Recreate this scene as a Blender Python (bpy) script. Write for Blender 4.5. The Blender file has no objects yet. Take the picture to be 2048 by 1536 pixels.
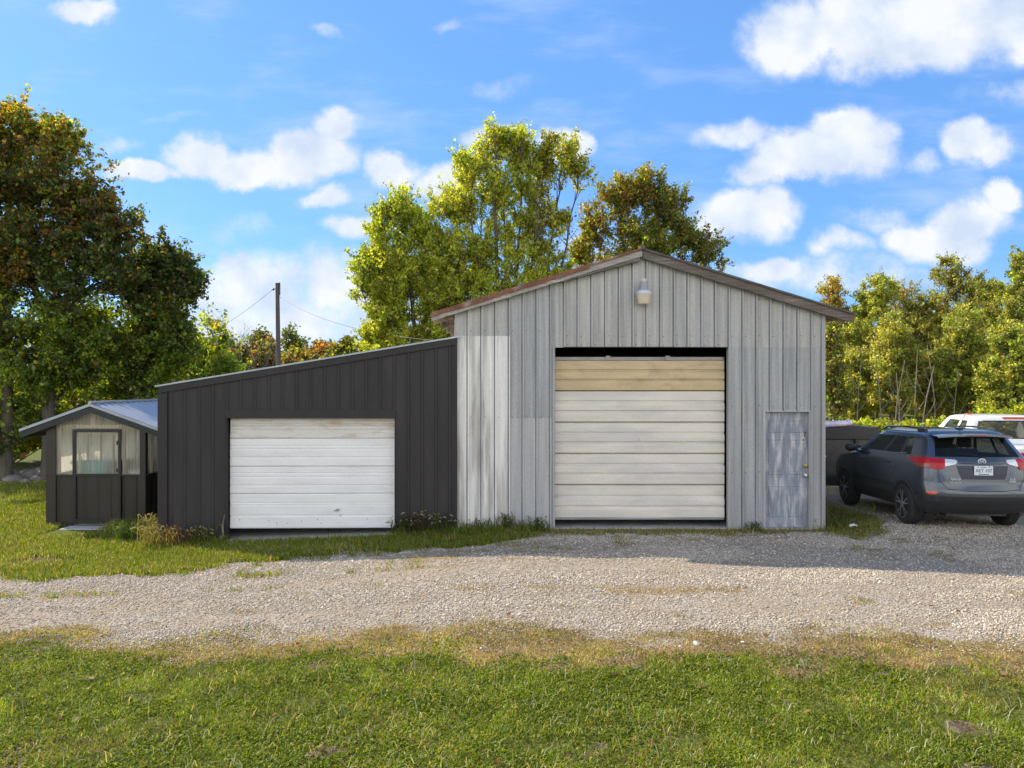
import bpy, math, random
import numpy as np
from mathutils import Vector, Quaternion, Matrix

R = math.radians
scene = bpy.context.scene
COL = scene.collection

# ------------------------------------------------------------------ camera
CAM_H = 2.57
F = 1500.0            # focal length in photograph pixels (2048 wide)
cam_d = bpy.data.cameras.new("camera")
cam_d.sensor_width = 36.0
cam_d.lens = 36.0 * F / 2048.0
cam_d.clip_start = 0.1
cam_d.clip_end = 3000.0
cam = bpy.data.objects.new("camera", cam_d)
COL.objects.link(cam)
cam.location = (0, 0, CAM_H)
cam.rotation_euler = (R(90), 0, 0)
scene.camera = cam

# ------------------------------------------------------------------ sun
SHADOW = Vector((1.065, -0.64, -1.0)).normalized()      # direction the light travels
SUN_EL = math.asin(-SHADOW.z)
SUN_ROT = math.atan2(-SHADOW.x, -SHADOW.y)              # from +Y towards +X
sun_d = bpy.data.lights.new("sun", 'SUN')
sun_d.energy = 4.2
sun_d.angle = R(0.5)
sun_d.color = (1.0, 0.87, 0.68)
sun = bpy.data.objects.new("sun", sun_d)
COL.objects.link(sun)
sun.rotation_euler = SHADOW.to_track_quat('-Z', 'Y').to_euler()

# ------------------------------------------------------------------ exposure
vs = scene.view_settings
vs.view_transform = 'Standard'
vs.look = 'None'
vs.exposure = 0.86
vs.gamma = 1.0
vs.use_curve_mapping = False

# ------------------------------------------------------------------ sky with clouds
SKY_STRENGTH = 0.15
world = bpy.data.worlds.new("World")
scene.world = world
world.use_nodes = True
wn, wl = world.node_tree.nodes, world.node_tree.links
wn.clear()

def wnode(t, **kw):
    n = wn.new(t)
    for k, v in kw.items():
        setattr(n, k, v)
    return n

w_out = wnode('ShaderNodeOutputWorld')
w_bg = wnode('ShaderNodeBackground')
w_bg.inputs['Strength'].default_value = SKY_STRENGTH
wl.new(w_bg.outputs[0], w_out.inputs[0])
sky = wnode('ShaderNodeTexSky', sky_type='NISHITA')
sky.sun_disc = False
sky.sun_elevation = SUN_EL
sky.sun_rotation = SUN_ROT
sky.altitude = 200.0
sky.air_density = 1.0
sky.dust_density = 0.6
sky.ozone_density = 2.5
hsv = wnode('ShaderNodeHueSaturation')
hsv.inputs['Saturation'].default_value = 1.0
hsv.inputs['Value'].default_value = 1.0
wl.new(sky.outputs[0], hsv.inputs['Color'])
geo = wnode('ShaderNodeNewGeometry')
sep = wnode('ShaderNodeSeparateXYZ')
dirv = wnode('ShaderNodeVectorMath', operation='SCALE')
dirv.inputs['Scale'].default_value = -1.0
wl.new(geo.outputs['Incoming'], dirv.inputs[0])
wl.new(dirv.outputs[0], sep.inputs[0])

def wmath(op, a, b=None, c=None):
    n = wnode('ShaderNodeMath', operation=op)
    for i, v in enumerate((a, b, c)):
        if v is None:
            continue
        if isinstance(v, (int, float)):
            n.inputs[i].default_value = v
        else:
            wl.new(v, n.inputs[i])
    return n.outputs[0]

ay = wmath('MAXIMUM', wmath('ABSOLUTE', sep.outputs[1]), 0.02)
cu = wmath('DIVIDE', sep.outputs[0], ay)
cv = wmath('DIVIDE', sep.outputs[2], ay)
comb = wnode('ShaderNodeCombineXYZ')
wl.new(cu, comb.inputs[0]); wl.new(cv, comb.inputs[1])
warp = wnode('ShaderNodeTexNoise')
warp.inputs['Scale'].default_value = 8.0
warp.inputs['Detail'].default_value = 6.0
warp.inputs['Roughness'].default_value = 0.55
wl.new(comb.outputs[0], warp.inputs['Vector'])
wsub = wnode('ShaderNodeVectorMath', operation='SUBTRACT')
wl.new(warp.outputs['Color'], wsub.inputs[0]); wsub.inputs[1].default_value = (0.5, 0.5, 0.5)
wsc = wnode('ShaderNodeVectorMath', operation='MULTIPLY_ADD')
wl.new(wsub.outputs[0], wsc.inputs[0]); wsc.inputs[1].default_value = (0.11, 0.085, 0.0)
wl.new(comb.outputs[0], wsc.inputs[2])

CLOUDS = [  # centre and radii in degrees-like units of the view tangent (photograph pixels), weight
    (290, 342, 85, 22, .9), (390, 310, 80, 45, 1.0), (520, 325, 110, 42, 1.0), (620, 300, 100, 60, 1.05), (668, 245, 62, 50, 1.0),
    (790, 335, 70, 42, .85), (655, 393, 45, 25, .8), (1000, 285, 75, 45, .95), (1130, 285, 55, 42, .9), (890, 365, 70, 42, .8),
    (1590, 70, 140, 80, 1.0), (1740, 60, 150, 100, 1.05), (1900, 50, 160, 95, 1.05), (2040, 60, 120, 80, 1.0),
    (1640, 310, 150, 62, 1.0), (1690, 262, 95, 55, 1.0), (1545, 350, 110, 36, .8), (1470, 275, 110, 36, .55),
    (1490, 432, 115, 58, 1.0), (1880, 485, 115, 58, .95), (1945, 430, 90, 60, .9), (2005, 385, 50, 42, .9),
    (1960, 288, 80, 42, .85), (1545, 550, 75, 30, .85), (1670, 492, 75, 36, .7), (170, 8, 75, 26, .9),
    (470, 525, 50, 30, .65), (500, 570, 200, 70, .72), (680, 580, 140, 90, .70), (712, 455, 52, 32, .75), (560, 640, 380, 70, .66), (1700, 560, 420, 60, .5),
    (665, 60, 70, 18, .38), (905, 48, 60, 16, .36), (1000, 165, 160, 28, .34), (230, 290, 60, 30, .45), (500, 460, 120, 50, .4),
    (1830, 310, 60, 30, .45), (1770, 440, 160, 40, .42), (350, 240, 110, 16, .34), (2040, 190, 200, 40, .4), (1250, 480, 300, 60, .4),
]
acc = None
for (px, py, rx, ry, wt) in CLOUDS:
    u0, v0 = (px - 1024) / F, -(py - 768) / F
    n1 = wnode('ShaderNodeVectorMath', operation='SUBTRACT')
    wl.new(wsc.outputs[0], n1.inputs[0]); n1.inputs[1].default_value = (u0, v0, 0)
    n2 = wnode('ShaderNodeVectorMath', operation='MULTIPLY')
    wl.new(n1.outputs[0], n2.inputs[0]); n2.inputs[1].default_value = (F / (rx * 1.13), F / (ry * 1.13), 0)
    n3 = wnode('ShaderNodeVectorMath', operation='LENGTH')
    wl.new(n2.outputs[0], n3.inputs[0])
    m = wnode('ShaderNodeMapRange', interpolation_type='SMOOTHSTEP')
    m.inputs['From Min'].default_value = 1.45; m.inputs['From Max'].default_value = 0.1
    m.inputs['To Min'].default_value = 0.0; m.inputs['To Max'].default_value = wt
    wl.new(n3.outputs['Value'], m.inputs['Value'])
    acc = m.outputs[0] if acc is None else wmath('MAXIMUM', acc, m.outputs[0])
fine = wnode('ShaderNodeTexNoise')
fine.inputs['Scale'].default_value = 17.0
fine.inputs['Detail'].default_value = 9.0
fine.inputs['Roughness'].default_value = 0.66
wl.new(comb.outputs[0], fine.inputs['Vector'])
# added fill light: unseen extra-bright cloud behind the viewer, brightens the shaded walls
back = wnode('ShaderNodeTexNoise')
back.inputs['Scale'].default_value = 2.6
back.inputs['Detail'].default_value = 6.0
wl.new(dirv.outputs[0], back.inputs['Vector'])
bmask = wnode('ShaderNodeMapRange', interpolation_type='SMOOTHSTEP')
bmask.inputs['From Min'].default_value = 0.35; bmask.inputs['From Max'].default_value = -0.15
wl.new(sep.outputs[1], bmask.inputs['Value'])
bcov = wnode('ShaderNodeMapRange', interpolation_type='SMOOTHSTEP')
bcov.inputs['From Min'].default_value = 0.36; bcov.inputs['From Max'].default_value = 0.52
wl.new(back.outputs['Fac'], bcov.inputs['Value'])
front_acc = wmath('MULTIPLY', acc, wmath('GREATER_THAN', sep.outputs[1], 0.0))
dens = wmath('ADD', front_acc, wmath('MULTIPLY', wmath('SUBTRACT', fine.outputs['Fac'], 0.5), wmath('MULTIPLY', wmath('MINIMUM', wmath('MULTIPLY', front_acc, 1.6), 1.0), 1.1)))
md = wnode('ShaderNodeMapRange', interpolation_type='SMOOTHSTEP')
md.inputs['From Min'].default_value = 0.22; md.inputs['From Max'].default_value = 0.72
wl.new(dens, md.inputs['Value'])
big = wnode('ShaderNodeTexNoise')
big.inputs['Scale'].default_value = 13.0
big.inputs['Detail'].default_value = 7.0
wl.new(comb.outputs[0], big.inputs['Vector'])
ccol = wnode('ShaderNodeMix', data_type='RGBA')
ccol.inputs['A'].default_value = (2.45, 2.85, 3.5, 1)
ccol.inputs['B'].default_value = (3.55, 3.65, 3.8, 1)
mb_ = wnode('ShaderNodeMapRange')
mb_.inputs['From Min'].default_value = 0.35; mb_.inputs['From Max'].default_value = 0.6
wl.new(big.outputs['Fac'], mb_.inputs['Value'])
wl.new(mb_.outputs[0], ccol.inputs['Factor'])
cmix = wnode('ShaderNodeMix', data_type='RGBA')
wl.new(wmath('MULTIPLY', md.outputs[0], 0.97), cmix.inputs['Factor'])
tint = wnode('ShaderNodeMix', data_type='RGBA', blend_type='MULTIPLY')
tint.inputs['Factor'].default_value = 1.0
tint.inputs['B'].default_value = (0.445, 0.605, 0.88, 1)
wl.new(hsv.outputs[0], tint.inputs['A'])
veil = wnode('ShaderNodeMix', data_type='RGBA')
veil.inputs['Factor'].default_value = 0.5
veil.inputs['B'].default_value = (0.66, 1.72, 3.5, 1)
wl.new(tint.outputs['Result'], veil.inputs['A'])
cir_map = wnode('ShaderNodeMapping')
cir_map.inputs['Scale'].default_value = (2.2, 7.0, 1.0)
cir_map.inputs['Rotation'].default_value = (0, 0, 0.22)
wl.new(comb.outputs[0], cir_map.inputs['Vector'])
cir = wnode('ShaderNodeTexNoise')
cir.inputs['Scale'].default_value = 1.6
cir.inputs['Detail'].default_value = 8.0
cir.inputs['Roughness'].default_value = 0.6
wl.new(cir_map.outputs[0], cir.inputs['Vector'])
cir_r = wnode('ShaderNodeMapRange', interpolation_type='SMOOTHSTEP')
cir_r.inputs['From Min'].default_value = 0.46; cir_r.inputs['From Max'].default_value = 0.75
cir_r.inputs['To Max'].default_value = 0.42
wl.new(cir.outputs['Fac'], cir_r.inputs['Value'])
cirm = wnode('ShaderNodeMix', data_type='RGBA')
wl.new(cir_r.outputs[0], cirm.inputs['Factor'])
wl.new(veil.outputs['Result'], cirm.inputs['A'])
cirm.inputs['B'].default_value = (2.7, 3.1, 3.7, 1)
wl.new(cirm.outputs['Result'], cmix.inputs['A'])
wl.new(ccol.outputs['Result'], cmix.inputs['B'])
bmix = wnode('ShaderNodeMix', data_type='RGBA')
btop = wnode('ShaderNodeMapRange', interpolation_type='SMOOTHSTEP')
btop.inputs['From Min'].default_value = 0.80; btop.inputs['From Max'].default_value = 0.45
wl.new(sep.outputs[2], btop.inputs['Value'])
wl.new(wmath('MULTIPLY', wmath('MULTIPLY', bmask.outputs[0], btop.outputs[0]), bcov.outputs[0]), bmix.inputs['Factor'])
wl.new(cmix.outputs['Result'], bmix.inputs['A'])
bmix.inputs['B'].default_value = (7.1, 7.0, 6.9, 1)
wl.new(bmix.outputs['Result'], w_bg.inputs['Color'])

# ------------------------------------------------------------------ helpers
OFF = {}

def tag(o, label=None, cat=None, group=None, kind=None):
    for k, v in (('label', label), ('category', cat), ('group', group), ('kind', kind)):
        if v:
            o[k] = v
    return o

def empty(name, loc=(0, 0, 0), rz=0.0):
    o = bpy.data.objects.new(name, None)
    COL.objects.link(o)
    o.location = loc
    o.rotation_euler = (0, 0, rz)
    OFF[o.name] = Vector(loc) if rz == 0 else Vector((0, 0, 0))
    return o

def link_mesh(name, me, parent=None):
    o = bpy.data.objects.new(name, me)
    COL.objects.link(o)
    if parent is not None:
        o.parent = parent
        OFF[o.name] = OFF[parent.name]
    else:
        OFF[o.name] = Vector((0, 0, 0))
    return o

class MB:
    """collects polygons and links them as one mesh object"""
    def __init__(s):
        s.v, s.f, s.m = [], [], []
    def face(s, pts, m=0):
        k = len(s.v)
        s.v += [tuple(p) for p in pts]
        s.f.append(tuple(range(k, k + len(pts)))); s.m.append(m)
    def grid(s, rows, m=0, close=False):
        k = len(s.v); n = len(rows[0])
        for r in rows:
            s.v += [tuple(p) for p in r]
        for i in range(len(rows) - 1):
            for j in range(n if close else n - 1):
                a, b = k + i * n + j, k + i * n + (j + 1) % n
                s.f.append((a, b, b + n, a + n)); s.m.append(m)
    def box(s, x0, x1, y0, y1, z0, z1, m=0):
        k = len(s.v)
        s.v += [(x0, y0, z0), (x1, y0, z0), (x1, y1, z0), (x0, y1, z0), (x0, y0, z1), (x1, y0, z1), (x1, y1, z1), (x0, y1, z1)]
        for q in ((0, 3, 2, 1), (4, 5, 6, 7), (0, 1, 5, 4), (1, 2, 6, 5), (2, 3, 7, 6), (3, 0, 4, 7)):
            s.f.append(tuple(k + i for i in q)); s.m.append(m)
        return s
    def hexa(s, p, m=0):
        """eight corners: bottom loop then top loop"""
        k = len(s.v)
        s.v += [tuple(q) for q in p]
        for q in ((0, 3, 2, 1), (4, 5, 6, 7), (0, 1, 5, 4), (1, 2, 6, 5), (2, 3, 7, 6), (3, 0, 4, 7)):
            s.f.append(tuple(k + i for i in q)); s.m.append(m)
        return s
    def bbox(s, x0, x1, y0, y1, z0, z1, b=0.01, m=0):
        """box with chamfered vertical and horizontal edges"""
        rows = []
        for z, i in ((z0, b), (z0 + b, 0), (z1 - b, 0), (z1, b)):
            rows.append([(x0 + i + b, y0 + i, z), (x1 - i - b, y0 + i, z), (x1 - i, y0 + i + b, z), (x1 - i, y1 - i - b, z),
                         (x1 - i - b, y1 - i, z), (x0 + i + b, y1 - i, z), (x0 + i, y1 - i - b, z), (x0 + i, y0 + i + b, z)])
        s.grid(rows, m, True)
        s.face(rows[-1], m); s.face(rows[0][::-1], m)
        return s
    def tube(s, path, rad, n=6, m=0, cap=True):
        path = [Vector(p) for p in path]
        if isinstance(rad, (int, float)):
            rad = [rad] * len(path)
        rows = []
        for i, p in enumerate(path):
            d = (path[min(i + 1, len(path) - 1)] - path[max(i - 1, 0)]).normalized()
            a = d.cross(Vector((0.13, 0.31, 0.94)))
            if a.length < 1e-3:
                a = d.cross(Vector((1, 0, 0)))
            a.normalize(); b = d.cross(a)
            rows.append([p + (a * math.cos(2 * math.pi * j / n) + b * math.sin(2 * math.pi * j / n)) * rad[i] for j in range(n)])
        s.grid(rows, m, True)
        if cap:
            s.face(rows[0][::-1], m); s.face(rows[-1], m)
        return s
    def lathe(s, c, prof, n=20, axis='z', m=0):
        rows = []
        for (r, h) in prof:
            row = []
            for j in range(n):
                a = 2 * math.pi * j / n
                if axis == 'z':
                    row.append((c[0] + r * math.cos(a), c[1] + r * math.sin(a), c[2] + h))
                elif axis == 'x':
                    row.append((c[0] + h, c[1] + r * math.cos(a), c[2] + r * math.sin(a)))
                else:
                    row.append((c[0] + r * math.cos(a), c[1] + h, c[2] + r * math.sin(a)))
            rows.append(row)
        s.grid(rows, m, True)
        s.face(rows[0], m); s.face(rows[-1], m)
        return s
    def build(s, name, mats, parent=None, smooth=False, sharp=None, local=False):
        me = bpy.data.meshes.new(name)
        off = Vector((0, 0, 0)) if (parent is None or local) else OFF[parent.name]
        me.from_pydata([(x - off.x, y - off.y, z - off.z) for x, y, z in s.v], [], s.f)
        if not isinstance(mats, (list, tuple)):
            mats = [mats]
        for mt in mats:
            me.materials.append(mt)
        me.polygons.foreach_set('material_index', s.m)
        if smooth:
            me.polygons.foreach_set('use_smooth', [True] * len(s.f))
            import bmesh
            bm = bmesh.new(); bm.from_mesh(me)
            bmesh.ops.remove_doubles(bm, verts=bm.verts, dist=0.0004)
            bmesh.ops.recalc_face_normals(bm, faces=bm.faces)
            bm.to_mesh(me); bm.free()
            me.set_sharp_from_angle(angle=R(sharp or 35))
        me.update()
        return link_mesh(name, me, parent)

def np_mesh(name, verts, faces_list, mat, parent=None, colors=None, off=None):
    """verts (N,3); faces_list = list of int arrays (M,k); point colours"""
    me = bpy.data.meshes.new(name)
    v = np.asarray(verts, dtype=np.float32)
    if parent is not None:
        o = OFF[parent.name]
        v = v - np.array([o.x, o.y, o.z], dtype=np.float32)
    me.vertices.add(len(v))
    me.vertices.foreach_set('co', v.ravel())
    loops, starts, totals, at = [], [], [], 0
    for fa in faces_list:
        fa = np.asarray(fa, dtype=np.int32)
        if not len(fa):
            continue
        loops.append(fa.ravel())
        starts.append(at + np.arange(len(fa), dtype=np.int32) * fa.shape[1])
        totals.append(np.full(len(fa), fa.shape[1], dtype=np.int32))
        at += fa.size
    loops = np.concatenate(loops); starts = np.concatenate(starts); totals = np.concatenate(totals)
    me.loops.add(len(loops))
    me.loops.foreach_set('vertex_index', loops)
    me.polygons.add(len(starts))
    me.polygons.foreach_set('loop_start', starts)
    me.polygons.foreach_set('loop_total', totals)
    me.materials.append(mat)
    me.update(calc_edges=True)
    if colors is not None:
        ca = me.color_attributes.new('Col', 'FLOAT_COLOR', 'POINT')
        c4 = np.ones((len(v), 4), dtype=np.float32); c4[:, :3] = colors
        ca.data.foreach_set('color', c4.ravel())
    return link_mesh(name, me, parent)

def smooth01(x):
    x = np.clip(x, 0, 1)
    return x * x * (3 - 2 * x)

def vnoise(x, y, seed=0):
    x = np.asarray(x, dtype=np.float64); y = np.asarray(y, dtype=np.float64)
    xi = np.floor(x).astype(np.int64); yi = np.floor(y).astype(np.int64)
    fx, fy = x - xi, y - yi
    fx = fx * fx * (3 - 2 * fx); fy = fy * fy * (3 - 2 * fy)
    def h(a, b):
        n = (a * 374761393 + b * 668265263 + seed * 974634221) & 0xffffffff
        n = ((n ^ (n >> 13)) * 1274126177) & 0xffffffff
        n = n ^ (n >> 16)
        return (n & 0xffff) / 65535.0
    return (h(xi, yi) * (1 - fx) + h(xi + 1, yi) * fx) * (1 - fy) + (h(xi, yi + 1) * (1 - fx) + h(xi + 1, yi + 1) * fx) * fy

def fbm(x, y, seed=0, o=4):
    t, a, s = 0.0, 0.5, 0.0
    for i in range(o):
        t = t + a * vnoise(x * 2 ** i, y * 2 ** i, seed + i * 17); s += a; a *= 0.5
    return t / s

# ------------------------------------------------------------------ materials
def new_mat(name):
    m = bpy.data.materials.new(name)
    m.use_nodes = True
    nt = m.node_tree
    return m, nt, nt.nodes['Principled BSDF']

def surf(name, col, rough=0.6, metal=0.0, var=0.15, scale=(6, 6, 6), fine=40.0, fvar=0.1, bump=0.0, tint2=None, t2scale=(2, 2, 2),
         t2range=(0.5, 0.7), t2amt=1.0, coord='pos', coat=0.0, spec=0.5, detail=4, t2detail=5):
    """base colour with a soft variation, a fine grain and an optional second colour in patches"""
    m, nt, b = new_mat(name)
    N, L = nt.nodes, nt.links
    if coord == 'pos':
        src = N.new('ShaderNodeNewGeometry').outputs['Position']
    else:
        src = N.new('ShaderNodeTexCoord').outputs['Object']
    def noise(sc, det, rough_=0.55):
        mp = N.new('ShaderNodeMapping'); mp.inputs['Scale'].default_value = sc
        L.new(src, mp.inputs['Vector'])
        n = N.new('ShaderNodeTexNoise'); n.inputs['Scale'].default_value = 1.0
        n.inputs['Detail'].default_value = det; n.inputs['Roughness'].default_value = rough_
        L.new(mp.outputs[0], n.inputs['Vector'])
        return n.outputs['Fac']
    def ramp(fac, lo, hi, a, b_):
        r = N.new('ShaderNodeMapRange'); r.inputs['From Min'].default_value = lo; r.inputs['From Max'].default_value = hi
        r.inputs['To Min'].default_value = a; r.inputs['To Max'].default_value = b_
        L.new(fac, r.inputs['Value']); return r.outputs[0]
    n1 = noise(scale, detail)
    n2 = noise((fine, fine, fine), 2)
    mul = N.new('ShaderNodeMath'); mul.operation = 'MULTIPLY'
    L.new(ramp(n1, 0.3, 0.7, 1 - var, 1 + var), mul.inputs[0])
    L.new(ramp(n2, 0.3, 0.7, 1 - fvar, 1 + fvar), mul.inputs[1])
    base = N.new('ShaderNodeRGB'); base.outputs[0].default_value = (*col, 1)
    cur = base.outputs[0]
    if tint2 is not None:
        n3 = noise(t2scale, t2detail)
        mx = N.new('ShaderNodeMix'); mx.data_type = 'RGBA'
        L.new(ramp(n3, t2range[0], t2range[1], 0, t2amt), mx.inputs['Factor'])
        L.new(cur, mx.inputs['A']); mx.inputs['B'].default_value = (*tint2, 1)
        cur = mx.outputs['Result']
    sc = N.new('ShaderNodeVectorMath'); sc.operation = 'SCALE'
    L.new(cur, sc.inputs[0]); L.new(mul.outputs[0], sc.inputs['Scale'])
    L.new(sc.outputs[0], b.inputs['Base Color'])
    b.inputs['Roughness'].default_value = rough
    b.inputs['Metallic'].default_value = metal
    b.inputs['Specular IOR Level'].default_value = spec
    b.inputs['Coat Weight'].default_value = coat
    b.inputs['Coat Roughness'].default_value = 0.08
    if bump:
        bp = N.new('ShaderNodeBump'); bp.inputs['Strength'].default_value = bump; bp.inputs['Distance'].default_value = 0.02
        L.new(mul.outputs[0], bp.inputs['Height']); L.new(bp.outputs[0], b.inputs['Normal'])
    return m

def leaf_mat(name, trans=0.45, gloss=0.05):
    m = bpy.data.materials.new(name); m.use_nodes = True
    nt = m.node_tree; N, L = nt.nodes, nt.links; N.clear()
    out = N.new('ShaderNodeOutputMaterial')
    at = N.new('ShaderNodeAttribute'); at.attribute_name = 'Col'
    d = N.new('ShaderNodeBsdfDiffuse'); t = N.new('ShaderNodeBsdfTranslucent')
    g = N.new('ShaderNodeBsdfGlossy'); g.inputs['Roughness'].default_value = 0.45
    tc = N.new('ShaderNodeMix'); tc.data_type = 'RGBA'; tc.blend_type = 'MULTIPLY'; tc.inputs['Factor'].default_value = 1.0
    tc.inputs['B'].default_value = (1.42, 1.40, 0.5, 1)
    L.new(at.outputs['Color'], tc.inputs['A'])
    L.new(at.outputs['Color'], d.inputs['Color']); L.new(tc.outputs['Result'], t.inputs['Color'])
    m1 = N.new('ShaderNodeMixShader'); m1.inputs[0].default_value = trans
    L.new(d.outputs[0], m1.inputs[1]); L.new(t.outputs[0], m1.inputs[2])
    m2 = N.new('ShaderNodeMixShader'); m2.inputs[0].default_value = gloss
    L.new(m1.outputs[0], m2.inputs[1]); L.new(g.outputs[0], m2.inputs[2])
    L.new(m2.outputs[0], out.inputs[0])
    return m

M = {}
M['leaf'] = leaf_mat('leaf', 0.62, 0.03)
M['grass'] = leaf_mat('grass_blade', 0.42, 0.02)
M['galv'] = surf('galvanised_steel', (0.325, 0.33, 0.335), 0.5, 0.1, 0.22, (16, 3, 0.45), 60, 0.14, 0.0, (0.45, 0.44, 0.41), (5, 3, 0.35), (0.45, 0.75), 0.6)
M['galv_gable'] = surf('galvanised_steel_upper', (0.375, 0.37, 0.355), 0.5, 0.1, 0.22, (16, 3, 0.5), 60, 0.13, 0.0, (0.54, 0.52, 0.46), (6, 3, 0.4), (0.5, 0.74), 0.7)
M['galv_low'] = surf('galvanised_steel_lower', (0.42, 0.42, 0.42), 0.5, 0.1, 0.14, (14, 3, 0.5), 55, 0.12, 0.0, (0.32, 0.30, 0.28), (5, 4, 0.7), (0.55, 0.78), 0.6)
M['rib_shade'] = surf('painted_rib_shade', (0.17, 0.175, 0.19), 0.6, 0.0, 0.35, (5, 5, 0.9), 40, 0.2)  # shaded flank of the barn wall ribs, painted as a darker colour
M['rib_shade_dark'] = surf('painted_rib_shade_dark', (0.018, 0.017, 0.017), 0.6, 0.0, 0.2, (5, 5, 0.9), 40, 0.2)  # the same painted flank shade for the charcoal wall
M['patch'] = surf('bare_aluminium_patch', (0.72, 0.70, 0.66), 0.5, 0.05, 0.14, (16, 3, 0.5), 50, 0.06, 0.0, (0.30, 0.275, 0.245), (4.5, 3, 0.42), (0.47, 0.62), 0.85, t2detail=6)
M['dark_panel'] = surf('charcoal_painted_steel', (0.040, 0.036, 0.036), 0.5, 0.0, 0.14, (3, 3, 0.6), 80, 0.14, 0.0, (0.062, 0.054, 0.048), (6, 3, 0.9), (0.55, 0.75), 0.6, spec=0.25)
M['dark_trim'] = surf('charcoal_trim', (0.037, 0.033, 0.033), 0.5, 0.0, 0.1, (3, 3, 1), 60, 0.05, spec=0.25)
M['zinc_edge'] = surf('zinc_roof_edge', (0.40, 0.45, 0.47), 0.35, 0.3, 0.1, (3, 3, 3), 40, 0.05)
M['white_door'] = surf('white_door_enamel', (0.80, 0.79, 0.78), 0.4, 0.0, 0.05, (1.5, 3, 6), 30, 0.03, 0, (0.56, 0.54, 0.52), (0.8, 2, 5), (0.55, 0.8), 0.5)
M['stained_door'] = surf('white_door_rust_stained', (0.66, 0.64, 0.60), 0.45, 0.0, 0.06, (1.5, 3, 6), 30, 0.04, 0, (0.42, 0.26, 0.12), (2.2, 2, 14), (0.5, 0.74), 0.75)
M['tan_door'] = surf('tan_door_enamel', (0.56, 0.43, 0.25), 0.45, 0.0, 0.1, (2, 3, 8), 35, 0.05, 0, (0.36, 0.26, 0.15), (3, 3, 7), (0.55, 0.75), 0.6)
M['weathered_door'] = surf('weathered_white_door', (0.72, 0.66, 0.57), 0.5, 0.0, 0.06, (1.5, 3, 5), 35, 0.04, 0, (0.58, 0.545, 0.50), (0.8, 2, 3.5), (0.42, 0.62), 0.8)
M['blue_door'] = surf('peeling_blue_paint', (0.24, 0.265, 0.31), 0.6, 0.0, 0.18, (14, 4, 2.2), 45, 0.1, 0.05, (0.56, 0.54, 0.53), (11, 3, 2.2), (0.47, 0.64), 0.8, t2detail=7)
M['wood'] = surf('weathered_wood', (0.135, 0.105, 0.088), 0.8, 0, 0.3, (1.5, 8, 25), 30, 0.15, 0.2, (0.21, 0.195, 0.18), (1.2, 4, 18), (0.5, 0.7), 0.8)
M['grey_wood'] = surf('grey_wood', (0.36, 0.33, 0.30), 0.8, 0, 0.3, (1.5, 8, 25), 30, 0.15, 0.2)
M['soffit'] = surf('soffit_wood', (0.36, 0.25, 0.17), 0.8, 0, 0.35, (12, 4, 12), 30, 0.15, 0.1, (0.12, 0.09, 0.07), (4, 3, 4), (0.5, 0.65), 0.9)
M['rust_roof'] = surf('rusted_roof_sheet', (0.20, 0.075, 0.045), 0.65, 0.2, 0.3, (4, 2, 4), 30, 0.2, 0.1, (0.34, 0.27, 0.24), (3, 2, 3), (0.52, 0.66), 0.7)
M['tar_roof'] = surf('dark_roof_sheet', (0.10, 0.095, 0.09), 0.7, 0.1, 0.3, (4, 2, 4), 30, 0.2)
M['interior'] = surf('dim_interior', (0.10, 0.09, 0.08), 0.9, 0, 0.2)
M['concrete'] = surf('concrete', (0.42, 0.42, 0.42), 0.85, 0, 0.15, (2, 2, 2), 40, 0.12, 0.1)
M['screw'] = surf('screw_head', (0.10, 0.09, 0.085), 0.5, 0.4)
M['black_steel'] = surf('black_steel', (0.018, 0.018, 0.018), 0.5, 0.0, 0.3, (4, 4, 4))
M['brass'] = surf('brass', (0.45, 0.33, 0.10), 0.3, 0.9, 0.1)
M['nickel'] = surf('dull_nickel', (0.55, 0.50, 0.45), 0.3, 0.8, 0.1)
M['rust'] = surf('rust', (0.18, 0.07, 0.035), 0.9, 0, 0.4, (30, 30, 30))
M['bark'] = surf('bark', (0.10, 0.082, 0.066), 0.9, 0, 0.4, (14, 14, 2), 40, 0.2, 0.4)
M['pale_bark'] = surf('pale_bark', (0.22, 0.19, 0.15), 0.9, 0, 0.35, (14, 14, 2), 40, 0.2, 0.3)
M['pole'] = surf('pole_wood', (0.10, 0.085, 0.08), 0.85, 0, 0.3, (20, 20, 1), 40, 0.15, 0.2)
M['stone'] = surf('field_stone', (0.17, 0.155, 0.14), 0.9, 0, 0.35, (5, 5, 5), 30, 0.15, 0.3, (0.30, 0.22, 0.18), (3, 3, 3), (0.55, 0.7), 0.7)

def ground_z(x, y):
    x = np.asarray(x, dtype=np.float64); y = np.asarray(y, dtype=np.float64)
    z = np.interp(x, [-8, -6.2, -5, -3.5, -2, -1, 0, 1], [-.27, -.26, -.23, -.165, -.10, -.045, -.005, 0])
    z = z * smooth01((y - 3.0) / 4.0 + 0.35)
    z = z + 0.13 * smooth01((x - 5.6) / 1.3) * smooth01((y - 10.8) / 1.8) * (1 - .8 * smooth01((y - 13.0) / 3.0))
    z = z + 0.55 * smooth01((x - 5.0) / 9.0) * smooth01((y - 17.0) / 30.0)
    near = smooth01((40 - y) / 10.0) * smooth01((30 - np.abs(x)) / 5)
    wall = 1 - smooth01(1 - np.abs(y - 13.2) / 0.8) * (np.abs(x) < 7)
    z = z + 0.05 * (fbm(x * 0.9, y * 0.9, 3, 3) - 0.5) * near * wall
    return z

def gz(x, y):
    return float(ground_z(np.array([x]), np.array([y]))[0])

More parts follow.
